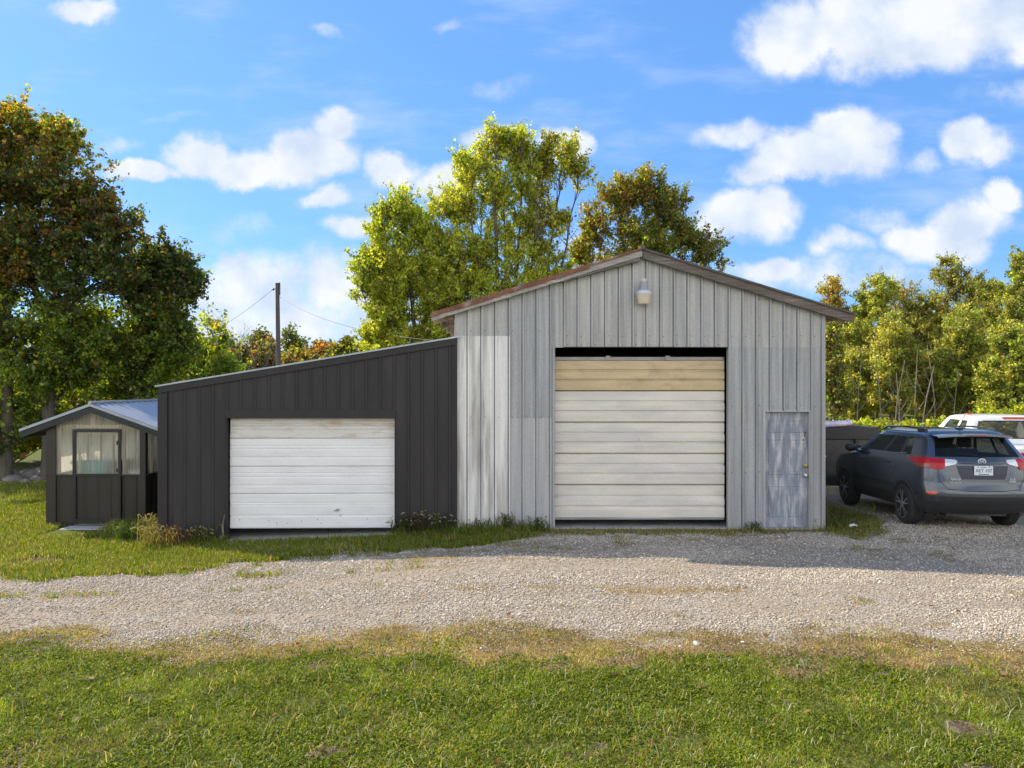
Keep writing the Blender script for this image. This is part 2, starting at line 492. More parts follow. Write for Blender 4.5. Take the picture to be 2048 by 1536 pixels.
# ------------------------------------------------------------------ ground
def masks(x, y):
    """share of green grass, dry grass and bare earth at a spot (the rest is gravel)"""
    n1 = fbm(x * 0.8 + 3, y * 1.3, 11, 4) - 0.5
    n2 = fbm(x * 2.2, y * 3.0 + 7, 23, 4) - 0.5
    b1 = np.interp(x, [-30, -7, -5, -2.5, 0, 2, 4, 6, 30], [8.25, 8.1, 7.95, 7.45, 7.1, 7.0, 6.75, 6.5, 6.3]) + n1 * 1.1 + n2 * 0.9
    b2 = np.interp(x, [-30, -7, -5, -2, 0, 2, 4, 6, 30], [8.5, 8.45, 8.4, 8.1, 7.95, 7.85, 7.55, 7.4, 7.3]) + n1 * 1.2 + n2 * 1.2
    green_f = smooth01((b1 - y) / 0.7 + 0.5)
    dry_f = smooth01((b2 - y) / 1.1 + 0.5) * (1 - green_f)
    bl = np.interp(x, [-60, -9, -7.3, -5.3, -3.6, -2.2, -1.2, -.2, .6, 2, 4.3, 5.4, 5.75, 6.3, 6.7, 7.2, 60],
                   [10.0, 10.45, 10.7, 11.1, 11.7, 11.9, 11.95, 12.15, 12.75, 12.85, 12.9, 12.8, 12.45, 12.7, 13.6, 18.5, 19.5])
    lawn = smooth01((y - bl - n1 * 0.7 - n2 * 0.8) / 0.35 + 0.5)
    dry_l = lawn * smooth01((x - 0.1) / 0.8) * smooth01((7.5 - x) / 0.5) * smooth01((18 - y)) * 0.85
    green = np.maximum(green_f, lawn - dry_l)
    dry = np.maximum(dry_f, dry_l)
    # thin grass in the lane's crown and tufts in the shaded gravel
    crown = smooth01(1 - np.abs(y - np.interp(x, [-8, -3, 2, 8], [9.75, 9.65, 9.3, 9.1])) / 0.45) * smooth01((n1 + n2 * 0.9 + 0.02) / 0.22)
    tuft = smooth01((n2 + n1 * 0.6 - 0.10) / 0.10) * (y > 10.6) * (y < 12.9) * (x > -4) * 0.7
    tuft2 = smooth01((n2 - n1 * 0.4 - 0.20) / 0.08) * (y > 8) * (y < 10.6) * 0.4
    dry = np.maximum(dry, np.maximum(np.maximum(crown * 0.65, tuft * 0.8), tuft2))
    # bare soil patch on the left lawn
    ex, ey = (x + 7.55) / 0.75, (y - 12.0) / 0.42
    dirt = smooth01(1.25 - np.sqrt(ex * ex + ey * ey) + n2 * 2.2) * (x < -6) * (y > 11) * 0.9
    dirt = np.maximum(dirt, smooth01((n1 * 0.6 + n2 - 0.20) / 0.1) * (y < b1) * 0.75 * (y < 9))
    green = green * (1 - dirt); dry = dry * (1 - dirt)
    return green, dry, dirt

gx = np.unique(np.concatenate([np.linspace(-900, -40, 30), np.linspace(-40, -12, 57), np.arange(-12, 12.001, 0.07), np.linspace(12, 40, 57), np.linspace(40, 900, 30)]))
gy = np.unique(np.concatenate([np.linspace(-120, 2, 20), np.arange(2, 15.501, 0.07), np.linspace(15.5, 40, 90), np.linspace(40, 120, 40), np.linspace(120, 1800, 30)]))
XX, YY = np.meshgrid(gx, gy)
ZZ = ground_z(XX, YY)
gv = np.stack([XX.ravel(), YY.ravel(), ZZ.ravel()], 1)
nx, ny = len(gx), len(gy)
idx = np.arange(nx * ny).reshape(ny, nx)
gf = np.stack([idx[:-1, :-1].ravel(), idx[:-1, 1:].ravel(), idx[1:, 1:].ravel(), idx[1:, :-1].ravel()], 1)
g_, d_, e_ = masks(gv[:, 0], gv[:, 1])

m, nt, b = new_mat('ground_cover')
N, L = nt.nodes, nt.links
pos = N.new('ShaderNodeNewGeometry').outputs['Position']
at = N.new('ShaderNodeAttribute'); at.attribute_name = 'Col'
sp = N.new('ShaderNodeSeparateColor'); L.new(at.outputs['Color'], sp.inputs[0])
def gnoise(scale, det=3, rough=0.6):
    n = N.new('ShaderNodeTexNoise'); n.inputs['Scale'].default_value = scale
    n.inputs['Detail'].default_value = det; n.inputs['Roughness'].default_value = rough
    L.new(pos, n.inputs['Vector']); return n
def gramp(fac, stops):
    r = N.new('ShaderNodeValToRGB'); L.new(fac, r.inputs['Fac'])
    el = r.color_ramp.elements
    while len(el) < len(stops):
        el.new(0.5)
    for e, (p, c) in zip(el, stops):
        e.position = p; e.color = (*c, 1)
    return r.outputs['Color']
def gmix(f, a, b_, mode='MIX'):
    x = N.new('ShaderNodeMix'); x.data_type = 'RGBA'; x.blend_type = mode
    if isinstance(f, (int, float)):
        x.inputs['Factor'].default_value = f
    else:
        L.new(f, x.inputs['Factor'])
    for s_, v in (('A', a), ('B', b_)):
        if isinstance(v, tuple):
            x.inputs[s_].default_value = (*v, 1)
        else:
            L.new(v, x.inputs[s_])
    return x.outputs['Result']
def gmath(op, a, b_=None):
    x = N.new('ShaderNodeMath'); x.operation = op
    for i, v in enumerate((a, b_)):
        if v is None: continue
        if isinstance(v, (int, float)): x.inputs[i].default_value = v
        else: L.new(v, x.inputs[i])
    return x.outputs[0]
vor = N.new('ShaderNodeTexVoronoi'); vor.inputs['Scale'].default_value = 34.0; L.new(pos, vor.inputs['Vector'])
vsep = N.new('ShaderNodeSeparateColor'); L.new(vor.outputs['Color'], vsep.inputs[0])
stone_c = gramp(vsep.outputs[0], [(0.0, (.22, .195, .165)), (0.3, (.38, .33, .27)), (0.55, (.50, .45, .38)), (0.8, (.62, .57, .49)), (1.0, (.34, .32, .30))])
stone_c = gmix(gmath('MULTIPLY', vor.outputs['Distance'], 0.9), stone_c, (.16, .13, .10))
patchy = gnoise(1.7, 5)
stone_c = gmix(gmath('MULTIPLY', gmath('GREATER_THAN', patchy.outputs['Fac'], 2.0), 0), stone_c, (.3, .24, .17))
pr = N.new('ShaderNodeMapRange'); pr.inputs['From Min'].default_value = .40; pr.inputs['From Max'].default_value = .66; pr.inputs['To Max'].default_value = .75
L.new(patchy.outputs['Fac'], pr.inputs['Value'])
stone_c = gmix(pr.outputs[0], stone_c, (.30, .235, .165))
turf_c = gramp(gnoise(22, 5).outputs['Fac'], [(.3, (.05, .055, .012)), (.5, (.10, .12, .018)), (.7, (.18, .18, .035))])
dry_c = gramp(gnoise(20, 5).outputs['Fac'], [(.3, (.13, .092, .045)), (.5, (.25, .17, .088)), (.72, (.37, .28, .17))])
dirt_c = gramp(gnoise(25, 5).outputs['Fac'], [(.3, (.06, .042, .03)), (.7, (.17, .12, .085))])
brk = gnoise(9, 6, 0.7).outputs['Fac']
def edge(v, k=0.9):
    a = gmath('ADD', v, gmath('MULTIPLY', gmath('SUBTRACT', brk, 0.5), k))
    r = N.new('ShaderNodeMapRange'); r.inputs['From Min'].default_value = .32; r.inputs['From Max'].default_value = .68
    L.new(a, r.inputs['Value']); return r.outputs[0]
c = gmix(edge(sp.outputs[1]), stone_c, dry_c)
c = gmix(edge(sp.outputs[0]), c, turf_c)
c = gmix(edge(sp.outputs[2], 0.6), c, dirt_c)
L.new(c, b.inputs['Base Color'])
b.inputs['Roughness'].default_value = 0.95; b.inputs['Specular IOR Level'].default_value = 0.15
bp = N.new('ShaderNodeBump'); bp.inputs['Strength'].default_value = 0.7; bp.inputs['Distance'].default_value = 0.02
L.new(gmath('SUBTRACT', gnoise(60, 3).outputs['Fac'], vor.outputs['Distance']), bp.inputs['Height'])
L.new(bp.outputs[0], b.inputs['Normal'])
M['ground'] = m
ground = np_mesh('ground', gv, [gf], m, None, np.stack([g_, d_, e_], 1))
ground.data.polygons.foreach_set('use_smooth', [True] * len(gf))
tag(ground, kind='structure')

rng = np.random.default_rng(7)

# ------------------------------------------------------------------ loose gravel stones
def scatter_gravel(n, name):
    y = rng.uniform(7.2, 14.5, n * 3); x = rng.uniform(-1, 1, n * 3) * (0.74 * y + 2.4)
    g, d, e = masks(x, y)
    keep = rng.uniform(0, 1, len(x)) < np.clip(1 - g * 1.3 - d * 0.75 - e, 0, 1)
    rut = fbm(x * .25 + 2, y * 2.4, 71, 3) ; fines = smooth01((fbm(x * .7, y * 1.5, 61, 4) - .40) / .22)
    keep &= rng.uniform(0, 1, len(x)) < (.20 + .80 * fines) * (.55 + .6 * smooth01((rut - .35) / .25))
    keep &= ~((x > -6.3) & (x < 5.6) & (y > 13.0))
    x, y = x[keep][:n], y[keep][:n]
    k = len(x)
    z = ground_z(x, y)
    s = rng.uniform(0.006, 0.015, k) * (1 + 0.6 * (rng.uniform(0, 1, k) > .93)) * (0.8 + y * 0.03)
    base = np.array([(1, 0, .1), (.3, .95, -.1), (-.8, .55, .15), (-.75, -.6, -.1), (.35, -.9, .1), (.1, .05, .8), (0, 0, -.6)], dtype=np.float64)
    ang = rng.uniform(0, 6.283, k)
    jit = rng.uniform(0.65, 1.3, (k, 7, 3))
    v = base[None] * jit * s[:, None, None]
    v[:, :, 1] *= rng.uniform(0.6, 1, k)[:, None]
    ca, sa = np.cos(ang), np.sin(ang)
    vx = v[:, :, 0] * ca[:, None] - v[:, :, 1] * sa[:, None] + x[:, None]
    vy = v[:, :, 0] * sa[:, None] + v[:, :, 1] * ca[:, None] + y[:, None]
    vz = v[:, :, 2] * 0.75 + z[:, None] + s[:, None] * 0.25
    V = np.stack([vx, vy, vz], 2).reshape(-1, 3)
    f0 = np.array([(0, 1, 5), (1, 2, 5), (2, 3, 5), (3, 4, 5), (4, 0, 5), (1, 0, 6), (0, 4, 6), (4, 3, 6), (3, 2, 6), (2, 1, 6)])
    Fc = (f0[None] + (np.arange(k) * 7)[:, None, None]).reshape(-1, 3)
    pal = np.array([(.60, .55, .475), (.50, .45, .38), (.42, .37, .30), (.66, .615, .55), (.30, .28, .255), (.46, .385, .295)])
    c = np.array([.94, .91, .87]) * pal[rng.choice(6, k, p=[.22, .22, .19, .12, .11, .14])] * rng.uniform(.8, 1.15, (k, 1))
    return np_mesh(name, V, [Fc], M['pebble'], None, np.repeat(c, 7, 0))
m, nt, b = new_mat('pebble')
at = nt.nodes.new('ShaderNodeAttribute'); at.attribute_name = 'Col'
nt.links.new(at.outputs['Color'], b.inputs['Base Color']); b.inputs['Roughness'].default_value = 0.9
b.inputs['Specular IOR Level'].default_value = 0.2
M['pebble'] = m
tag(scatter_gravel(150000, 'gravel'), 'pale crushed stone gravel covering the driveway', 'gravel', kind='stuff')

# ------------------------------------------------------------------ grass
def blades(x, y, length, width, lean, col, z=None):
    k = len(x)
    z = ground_z(x, y) if z is None else z
    a = rng.uniform(0, 6.283, k)
    d = np.stack([np.cos(a), np.sin(a)], 1)
    face = a + rng.uniform(-1.2, 1.2, k) + 1.57
    w = np.stack([np.cos(face), np.sin(face)], 1) * width[:, None] * 0.5
    P = np.stack([x, y], 1)
    up1 = length * 0.55 * np.cos(lean * 0.55); out1 = length * 0.55 * np.sin(lean * 0.55)
    up2 = up1 + length * 0.5 * np.cos(np.minimum(lean * 1.5, 1.9)); out2 = out1 + length * 0.5 * np.sin(np.minimum(lean * 1.5, 1.9))
    V = np.empty((k, 5, 3))
    V[:, 0, :2] = P - w; V[:, 1, :2] = P + w
    V[:, 2, :2] = P + d * out1[:, None] + w * 0.9; V[:, 3, :2] = P + d * out1[:, None] - w * 0.9
    V[:, 4, :2] = P + d * out2[:, None]
    V[:, 0, 2] = V[:, 1, 2] = z - 0.005
    V[:, 2, 2] = V[:, 3, 2] = z + up1
    V[:, 4, 2] = z + up2
    i = np.arange(k) * 5
    q = np.stack([i, i + 1, i + 2, i + 3], 1); t = np.stack([i + 3, i + 2, i + 4], 1)
    return V.reshape(-1, 3), q, t, np.repeat(col, 5, 0)

GREENS = np.array([(.120, .185, .010), (.180, .240, .014), (.235, .262, .020), (.066, .105, .010), (.27, .25, .04), (.44, .37, .20), (.29, .185, .085), (.40, .42, .28)])

def pick_cols(k, p, clump=None):
    p = np.array(p) / sum(p)
    c = GREENS[rng.choice(len(GREENS), k, p=p)] * rng.uniform(.75, 1.25, (k, 1))
    return c

def make_grass(parts, name, label):
    V, Q, T, C, at = [], [], [], [], 0
    for v, q, t, c in parts:
        V.append(v); Q.append(q + at); T.append(t + at); C.append(c); at += len(v)
    o = np_mesh(name, np.concatenate(V), [np.concatenate(Q), np.concatenate(T)], M['grass'], None, np.concatenate(C))
    tag(o, label, 'grass', kind='stuff')

# foreground lawn
n = 620000
y = 4.3 + (9.0 - 4.3) * rng.uniform(0, 1, n) ** 0.95
x = rng.uniform(-1, 1, n) * (0.71 * y + 2.4)
g, d, e = masks(x, y)
clump = fbm(x * 4.5, y * 4.5, 5, 3)
lump = fbm(x * 1.1, y * 1.1, 15, 3)
keep = rng.uniform(0, 1, n) < (g * (0.22 + 1.2 * smooth01((clump - 0.32) / 0.28)) + d * 0.42)
x, y, g, d, clump, lump = x[keep], y[keep], g[keep], d[keep], clump[keep], lump[keep]
k = len(x)
isdry = rng.uniform(0, 1, k) < np.clip(d / (g + d + 1e-6) * 1.1 + 0.14 + 0.34 * smooth01((lump - .46) / .16), 0, .95)
c = np.where(isdry[:, None], pick_cols(k, [.04, .06, .07, .05, .10, .18, .48, .02]), pick_cols(k, [.28, .28, .20, .12, .06, .02, .02, .02]))
c *= (0.55 + 0.80 * smooth01((clump - .3) / .35))[:, None] * (0.85 + .3 * smooth01((fbm(x * 2.3, y * 2.3, 77, 3) - .35) / .3))[:, None]
ln = rng.uniform(.018, .050, k) * (0.6 + 0.75 * clump) * np.where(isdry, .75, 1.0)
grass_front = blades(x, y, ln, rng.uniform(.0040, .0085, k), rng.uniform(.45, 1.55, k), c)
# broad little leaves (clover) between the blades
n = 160000
x = rng.uniform(-6.6, 6.6, n) ; y = 4.3 + 3.6 * rng.uniform(0, 1, n)
x = x * y / 6.5
g, d, e = masks(x, y)
keep = rng.uniform(0, 1, n) < g * smooth01((fbm(x * 1.6, y * 1.6, 31, 3) - .34) / .2)
x, y = x[keep], y[keep]; k = len(x)
clover = blades(x, y, rng.uniform(.022, .050, k), rng.uniform(.010, .022, k), rng.uniform(.7, 1.4, k), pick_cols(k, [.3, .35, .25, .1, .05, 0, 0, .0]))
# long pale stalks
n = 2600
y = 4.4 + 3.2 * rng.uniform(0, 1, n); x = rng.uniform(-.72, .72, n) * y
g, d, e = masks(x, y); keep = rng.uniform(0, 1, n) < g; x, y = x[keep], y[keep]; k = len(x)
stalks = blades(x, y, rng.uniform(.06, .20, k), rng.uniform(.0035, .0075, k), rng.uniform(.6, 1.4, k), pick_cols(k, [0, .1, .2, 0, .2, .5, .1, .3]))
make_grass([grass_front, clover, stalks], 'lawn_grass', 'mown green lawn grass in front of the gravel driveway')

# lawn by the greenhouse and weeds along the walls
n = 380000
y = 9.9 + 13.5 * rng.uniform(0, 1, n) ** 1.5
x = -(rng.uniform(0.12, 0.74, n) * y + rng.uniform(0, 1, n) ** 2 * 3.0)
g, d, e = masks(x, y)
keep = (rng.uniform(0, 1, n) < g * 0.9 + d * .3) & ~((x > -6.25) & (y > 13.2)) & ~((x > -9.35) & (x < -7.3) & (y > 14.95)) & ~((x > -8.9) & (x < -7.8) & (y > 14.0))
x, y = x[keep], y[keep]; k = len(x)
cl = fbm(x * 1.4, y * 1.4, 41, 4)
nearbase = smooth01(1 - np.abs(y - 14.6) / 1.0) * (x < -6.2) * (x > -8.2)
c = np.where((rng.uniform(0, 1, k) < .22 + .45 * smooth01((cl - .5) / .15))[:, None], pick_cols(k, [.05, .2, .3, .05, .25, .2, .15, .12]), pick_cols(k, [.22, .3, .25, .08, .1, .03, .02, .06]))
ln = rng.uniform(.03, .09, k) * (0.6 + 0.9 * cl) * (1 + 1.7 * nearbase) * (1 + .03 * (y - 10))
left_lawn = blades(x, y, ln, rng.uniform(.006, .012, k) * (1 + .05 * (y - 10)), rng.uniform(.2, 1.1, k), c)
n = 90000
x = np.concatenate([rng.uniform(-6.3, 6.4, n), rng.uniform(5.5, 6.6, n // 5)]); y = np.concatenate([13.22 - 1.7 * rng.uniform(0, 1, n) ** 1.3, rng.uniform(12.3, 15.5, n // 5)])
g, d, e = masks(x, y)
u = rng.uniform(0, 1, len(x))
keep = (u < g * .8 * (1 - .75 * smooth01((x - .3) / .6) * (x < 5.4)) + d * .16) & ~((x > -5.0) & (x < -2.1) & (y > 12.95)) & ~((x > -6.2) & (x < 5.5) & (y > 13.2))
x, y, g, d = x[keep], y[keep], g[keep], d[keep]; k = len(x)
wallish = smooth01((y - 12.6) / .5)
ln = rng.uniform(.04, .11, k) * (1 + wallish * rng.uniform(0, 1.5, k)) * np.where(d > .4, .55, 1.0)
c = np.where((rng.uniform(0, 1, k) < .12 + .6 * (d > .4))[:, None], pick_cols(k, [.05, .1, .12, .1, .2, .15, .3, 0]), pick_cols(k, [.3, .22, .08, .3, .06, .03, .06, .02]))
wall_strip = blades(x, y, ln, rng.uniform(.005, .011, k), rng.uniform(.1, 1.0, k), c)
make_grass([left_lawn, wall_strip], 'yard_grass', 'uneven yard grass round the greenhouse and along the shed walls')

# thin dry tufts on the gravel
n = 80000
y = 7.4 + 6.5 * rng.uniform(0, 1, n); x = rng.uniform(-1, 1, n) * (.73 * y + 2.2)
g, d, e = masks(x, y)
keep = (rng.uniform(0, 1, n) < np.clip(d - .12, 0, 1) * 1.0) & (g < .5) & ~((x > -6.3) & (x < 5.6) & (y > 13.1))
x, y = x[keep], y[keep]; k = len(x)
c = np.where((y > 10.4)[:, None], pick_cols(k, [.2, .2, .1, .2, .1, .1, .15, 0]), pick_cols(k, [.02, .08, .16, .04, .2, .22, .28, 0]))
tufts = blades(x, y, rng.uniform(.02, .06, k), rng.uniform(.005, .009, k), rng.uniform(.3, 1.3, k), c)
make_grass([tufts], 'thin_grass', 'thin dry grass tufts growing through the gravel')

# fallen leaves
n = 170
y = np.concatenate([4.6 + 4 * rng.uniform(0, 1, 90), 10.8 + 4 * rng.uniform(0, 1, 80)]); x = np.concatenate([rng.uniform(-.7, .7, 90) * y[:90], -rng.uniform(2.5, 9, 80)])
z = ground_z(x, y) + .03
a = rng.uniform(0, 6.28, n); s = rng.uniform(.018, .04, n)
V = np.empty((n, 4, 3))
for j, (rr, da) in enumerate(((1, 0), (.6, 1.4), (1.1, 3.1), (.6, 4.7))):
    V[:, j, 0] = x + s * rr * np.cos(a + da); V[:, j, 1] = y + s * rr * np.sin(a + da); V[:, j, 2] = z + rng.uniform(-.01, .02, n)
lc = np.array([(.30, .14, .04), (.36, .25, .12), (.22, .10, .05), (.42, .30, .08)])[rng.choice(4, n)]
o = np_mesh('fallen_leaves', V.reshape(-1, 3), [np.arange(n * 4).reshape(-1, 4)], M['leaf'], None, np.repeat(lc, 4, 0))
tag(o, 'dry brown leaves fallen on the lawn', 'leaves', kind='stuff')

# ------------------------------------------------------------------ the metal barn
S = 113.0
YB = F / S
def bx(p): return (p - 1024) / S
def bz(p): return CAM_H - (p - 768) / S

def ribbed(mb, s0, s1, zb, zt, at, pitch=0.243, phase=0.0, depth=0.022, ribw=0.066, topw=0.024, kinks=(), m=0, shade_m=None):
    """folded sheet from s0 to s1; at(s, out, z) places a point; zb/zt give bottom and top"""
    fb = zb if callable(zb) else (lambda s: zb)
    ft = zt if callable(zt) else (lambda s: zt)
    pts = [(s0, None), (s1, None)] + [(k, None) for k in kinks if s0 < k < s1]
    k0 = math.floor((s0 - phase) / pitch) - 1
    for k in range(k0, int(k0 + (s1 - s0) / pitch + 4)):
        c = phase + k * pitch
        pts += [(c - ribw / 2, 0.0), (c - topw / 2, depth), (c + topw / 2, depth), (c + ribw / 2, 0.0)]
    def off(s):
        u = (s - phase) / pitch; d = abs(u - round(u)) * pitch
        return depth * max(0.0, min(1.0, (ribw / 2 - d) / (ribw / 2 - topw / 2)))
    ss = sorted({round(p[0], 5) for p in pts if s0 - 1e-6 <= p[0] <= s1 + 1e-6})
    rows_b = [at(s, off(s), fb(s)) for s in ss]; rows_t = [at(s, off(s), ft(s)) for s in ss]
    for i in range(len(ss) - 1):
        fl = off(ss[i + 1]) - off(ss[i]) > .3 * depth  # rising flank of each rib takes the painted shade colour
        mb.face([rows_b[i], rows_b[i + 1], rows_t[i + 1], rows_t[i]], m if (shade_m is None or not fl) else shade_m)

def front(y):
    return lambda s, o, z: (s, y - o, z)
def side_l(x):
    return lambda s, o, z: (x - o, s, z)
def side_r(x):
    return lambda s, o, z: (x + o, s, z)

BX0, BX1, RX = bx(910), bx(1648), bx(1283)
SL = 0.308
ZRIDGE = 4.93
def zroof(x): return ZRIDGE - SL * abs(x - RX)
def zwall(x): return zroof(x) - 0.06
BD = 9.5
barn = empty('metal_barn', (RX, YB, 0))
tag(barn, 'tall gabled barn of weathered galvanised sheet with a wide half tan garage door', 'barn')
PH = bx(1074); SHADE_M = 4
w = MB()
# strip left of the garage door above the seam, gable over the door, right side
ribbed(w, BX0, bx(1020), bz(674), zwall, front(YB), phase=PH, m=0, shade_m=SHADE_M)
ribbed(w, bx(1020), bx(1110), bz(836), zwall, front(YB), phase=PH, m=1, shade_m=SHADE_M)
ribbed(w, bx(1110), bx(1128), bz(695), zwall, front(YB), phase=PH, m=0, shade_m=SHADE_M)
ribbed(w, bx(1128), bx(1348), bz(693.5), zwall, front(YB - .002), phase=PH, m=0, shade_m=SHADE_M, kinks=(RX,))
ribbed(w, bx(1348), bx(1456), bz(694), zwall, front(YB), phase=PH, m=2, shade_m=SHADE_M)
ribbed(w, bx(1456), BX1, bz(695), zwall, front(YB), phase=PH, m=2, shade_m=SHADE_M)
ribbed(w, bx(1456), bx(1529), -0.06, bz(694), front(YB + .004), phase=PH, m=1, shade_m=SHADE_M)
ribbed(w, bx(1529), bx(1620), bz(822), bz(694), front(YB + .004), phase=PH, m=1, shade_m=SHADE_M)
ribbed(w, bx(1620), BX1, -0.06, bz(694), front(YB + .004), phase=PH, m=1, shade_m=SHADE_M)
ribbed(w, bx(1020), bx(1110), -0.06, bz(834), front(YB + .004), phase=PH, m=3, shade_m=SHADE_M)
w.build('wall', [M['galv_gable'], M['galv'], M['galv_gable'], M['galv_low'], M['rib_shade']], barn)
w = MB()
ribbed(w, bx(914.5), bx(1020), -0.10, bz(672), front(YB - .006), phase=PH, m=0, shade_m=1)
p = w.build('wall_panel', [M['patch'], M['rib_shade']], barn); p['label'] = 'pale streaked replacement sheet at the left end of the wall'
w = MB()
ribbed(w, YB, YB + BD, -0.1, zwall(BX0), side_l(BX0), m=0)
ribbed(w, YB, YB + BD, -0.1, zwall(BX1), side_r(BX1), m=0)
ribbed(w, BX0, BX1, -0.1, zwall, front(YB + BD), kinks=(RX,), m=0)
w.build('wall', M['galv'], barn)
w = MB()   # inner lining: keeps the inside dark
w.box(BX0 + .08, BX0 + .12, YB + .15, YB + BD - .1, -0.1, 3.5); w.box(BX1 - .12, BX1 - .08, YB + .15, YB + BD - .1, -0.1, 3.5)
w.box(BX0 + .13, BX1 - .13, YB + 4.0, YB + 4.05, -.1, 3.7); w.box(BX0 + .13, BX1 - .13, YB + .3, YB + 4, 3.55, 3.6)
w.build('inner_wall', M['interior'], barn)
w = MB(); w.box(BX0 + .05, BX1 - .05, YB + .02, YB + 4, -.2, .012); w.build('floor', M['concrete'], barn)
# screw rows
def screws(z, x0, x1, y=YB):
    k0 = math.ceil((x0 - PH) / .243)
    x = PH + k0 * .243 + .05
    while x < x1:
        w = MB(); w.lathe((x, y - .010, z + .01 * math.sin(x * 9)), [(.0085, 0), (.0085, .007), (.004, .012)], 6, 'y'); w.build('screw', M['screw'], barn)
        x += .243
screws(bz(662), BX0, bx(1110)); screws(bz(672), bx(1110), bx(1456)); screws(bz(690), bx(1110), bx(1456)); screws(bz(672), bx(1456), BX1)
screws(bz(812), bx(1456), BX1); screws(bz(834), bx(914), bx(1110)); screws(bz(945), bx(1456), bx(1525)); screws(bz(600), bx(1456), bx(1560))
# corner trims and door jambs
w = MB()
w.box(BX1 - .05, BX1 + .012, YB - .024, YB - .020, -.05, zwall(BX1)); w.box(BX1 + .012, BX1 + .016, YB - .024, YB + .09, -.05, zwall(BX1))
w.build('corner_trim', M['galv'], barn)
w = MB()
DX0, DX1, DZT = bx(1110), bx(1456), bz(695)
w.box(DX0 - .045, DX0 - .001, YB - .022, YB + .10, -.05, DZT); w.build('door_jamb', M['galv'], barn)
w = MB(); w.box(DX1 + .001, DX1 + .05, YB - .022, YB + .10, -.05, DZT)
w.build('door_jamb', M['galv'], barn)
# roof
rng_r = random.Random(3)
OV = 0.125
def roof_slope(x_tip, name, mat):
    w = MB(); n = 14
    sgn = 1 if x_tip > RX else -1
    L_ = abs(x_tip - RX)
    y0, y1 = YB - OV - .03, YB + BD + .2
    ys = np.arange(y0, y1, .1)
    for t in range(len(ys) - 1):
        pass
    top, bot = [], []
    prof = []
    for i, yy in enumerate(ys):
        prof.append((yy, .018 if i % 2 else 0.0))
    rows = []
    for q in (0, 1):
        x = RX + sgn * L_ * q
        rows.append([(x, yy, zroof(x) + .022 + h) for yy, h in prof])
    w.grid(rows)
    # the folded front edge
    segs = 24
    for k in range(segs):
        a, b_ = RX + sgn * L_ * k / segs, RX + sgn * L_ * (k + 1) / segs
        d0 = .012 + .02 * rng_r.random()
        if sgn < 0 and k > 5: d0 += .10 + .06 * rng_r.random()
        w.hexa([(a, y0, zroof(a) + .0 - d0 * .3), (b_, y0, zroof(b_) - d0 * .3), (b_, y0 + .028, zroof(b_) - d0 * .3), (a, y0 + .028, zroof(a) - d0 * .3),
                (a, y0, zroof(a) + .026), (b_, y0, zroof(b_) + .026), (b_, y0 + .028, zroof(b_) + .026), (a, y0 + .028, zroof(a) + .026)])
    w.build(name, mat, barn)
XT0, XT1 = RX - 3.72, RX + 3.72
roof_slope(XT0, 'roof', M['rust_roof'])
roof_slope(XT1, 'roof', M['tar_roof'])
w = MB(); w.tube([(RX, YB - OV - .05, ZRIDGE + .035), (RX, YB + BD + .2, ZRIDGE + .035)], .045, 6); w.build('ridge_cap', M['tar_roof'], barn)
def rake(x_tip, depth, mat, drop=0.0):
    w = MB(); n = 30; sgn = 1 if x_tip > RX else -1; L_ = abs(x_tip - RX)
    rows_f, rows_k = [], []
    for k in range(n + 1):
        x = RX + sgn * (.006 + (L_ - .02) * k / n)
        jit = (rng_r.random() - .5) * .012
        zt = zroof(x) - .004 - drop; zb = zt - depth + jit
        rows_f.append(((x, YB - OV, zb), (x, YB - OV, zt))); rows_k.append(((x, YB - OV + .04, zb), (x, YB - OV + .04, zt)))
    w.grid([[r[0] for r in rows_f], [r[1] for r in rows_f], [r[1] for r in rows_k], [r[0] for r in rows_k]], 0)
    w.grid([[r[0] for r in rows_k], [r[0] for r in rows_f]], 0)
    e = n
    w.face([rows_f[e][0], rows_k[e][0], rows_k[e][1], rows_f[e][1]])
    return w.build('rake_board', mat, barn)
rake(XT1, .150, M['wood'])
rake(XT0, .110, M['grey_wood'])
w = MB()   # split second board under the upper left rake
n = 10
for k in range(n):
    a = RX - .05 - 1.35 * k / n; b_ = RX - .05 - 1.35 * (k + 1) / n
    h0 = .05 * (1 - k / n) + .012 * rng_r.random(); h1 = .05 * (1 - (k + 1) / n) + .012 * rng_r.random()
    w.hexa([(b_, YB - OV + .002, zroof(b_) - .13 - h1), (a, YB - OV + .002, zroof(a) - .13 - h0), (a, YB - .03, zroof(a) - .13 - h0), (b_, YB - .03, zroof(b_) - .13 - h1),
            (b_, YB - OV + .002, zroof(b_) - .12), (a, YB - OV + .002, zroof(a) - .12), (a, YB - .03, zroof(a) - .12), (b_, YB - .03, zroof(b_) - .12)])
w.build('rake_board', M['wood'], barn)
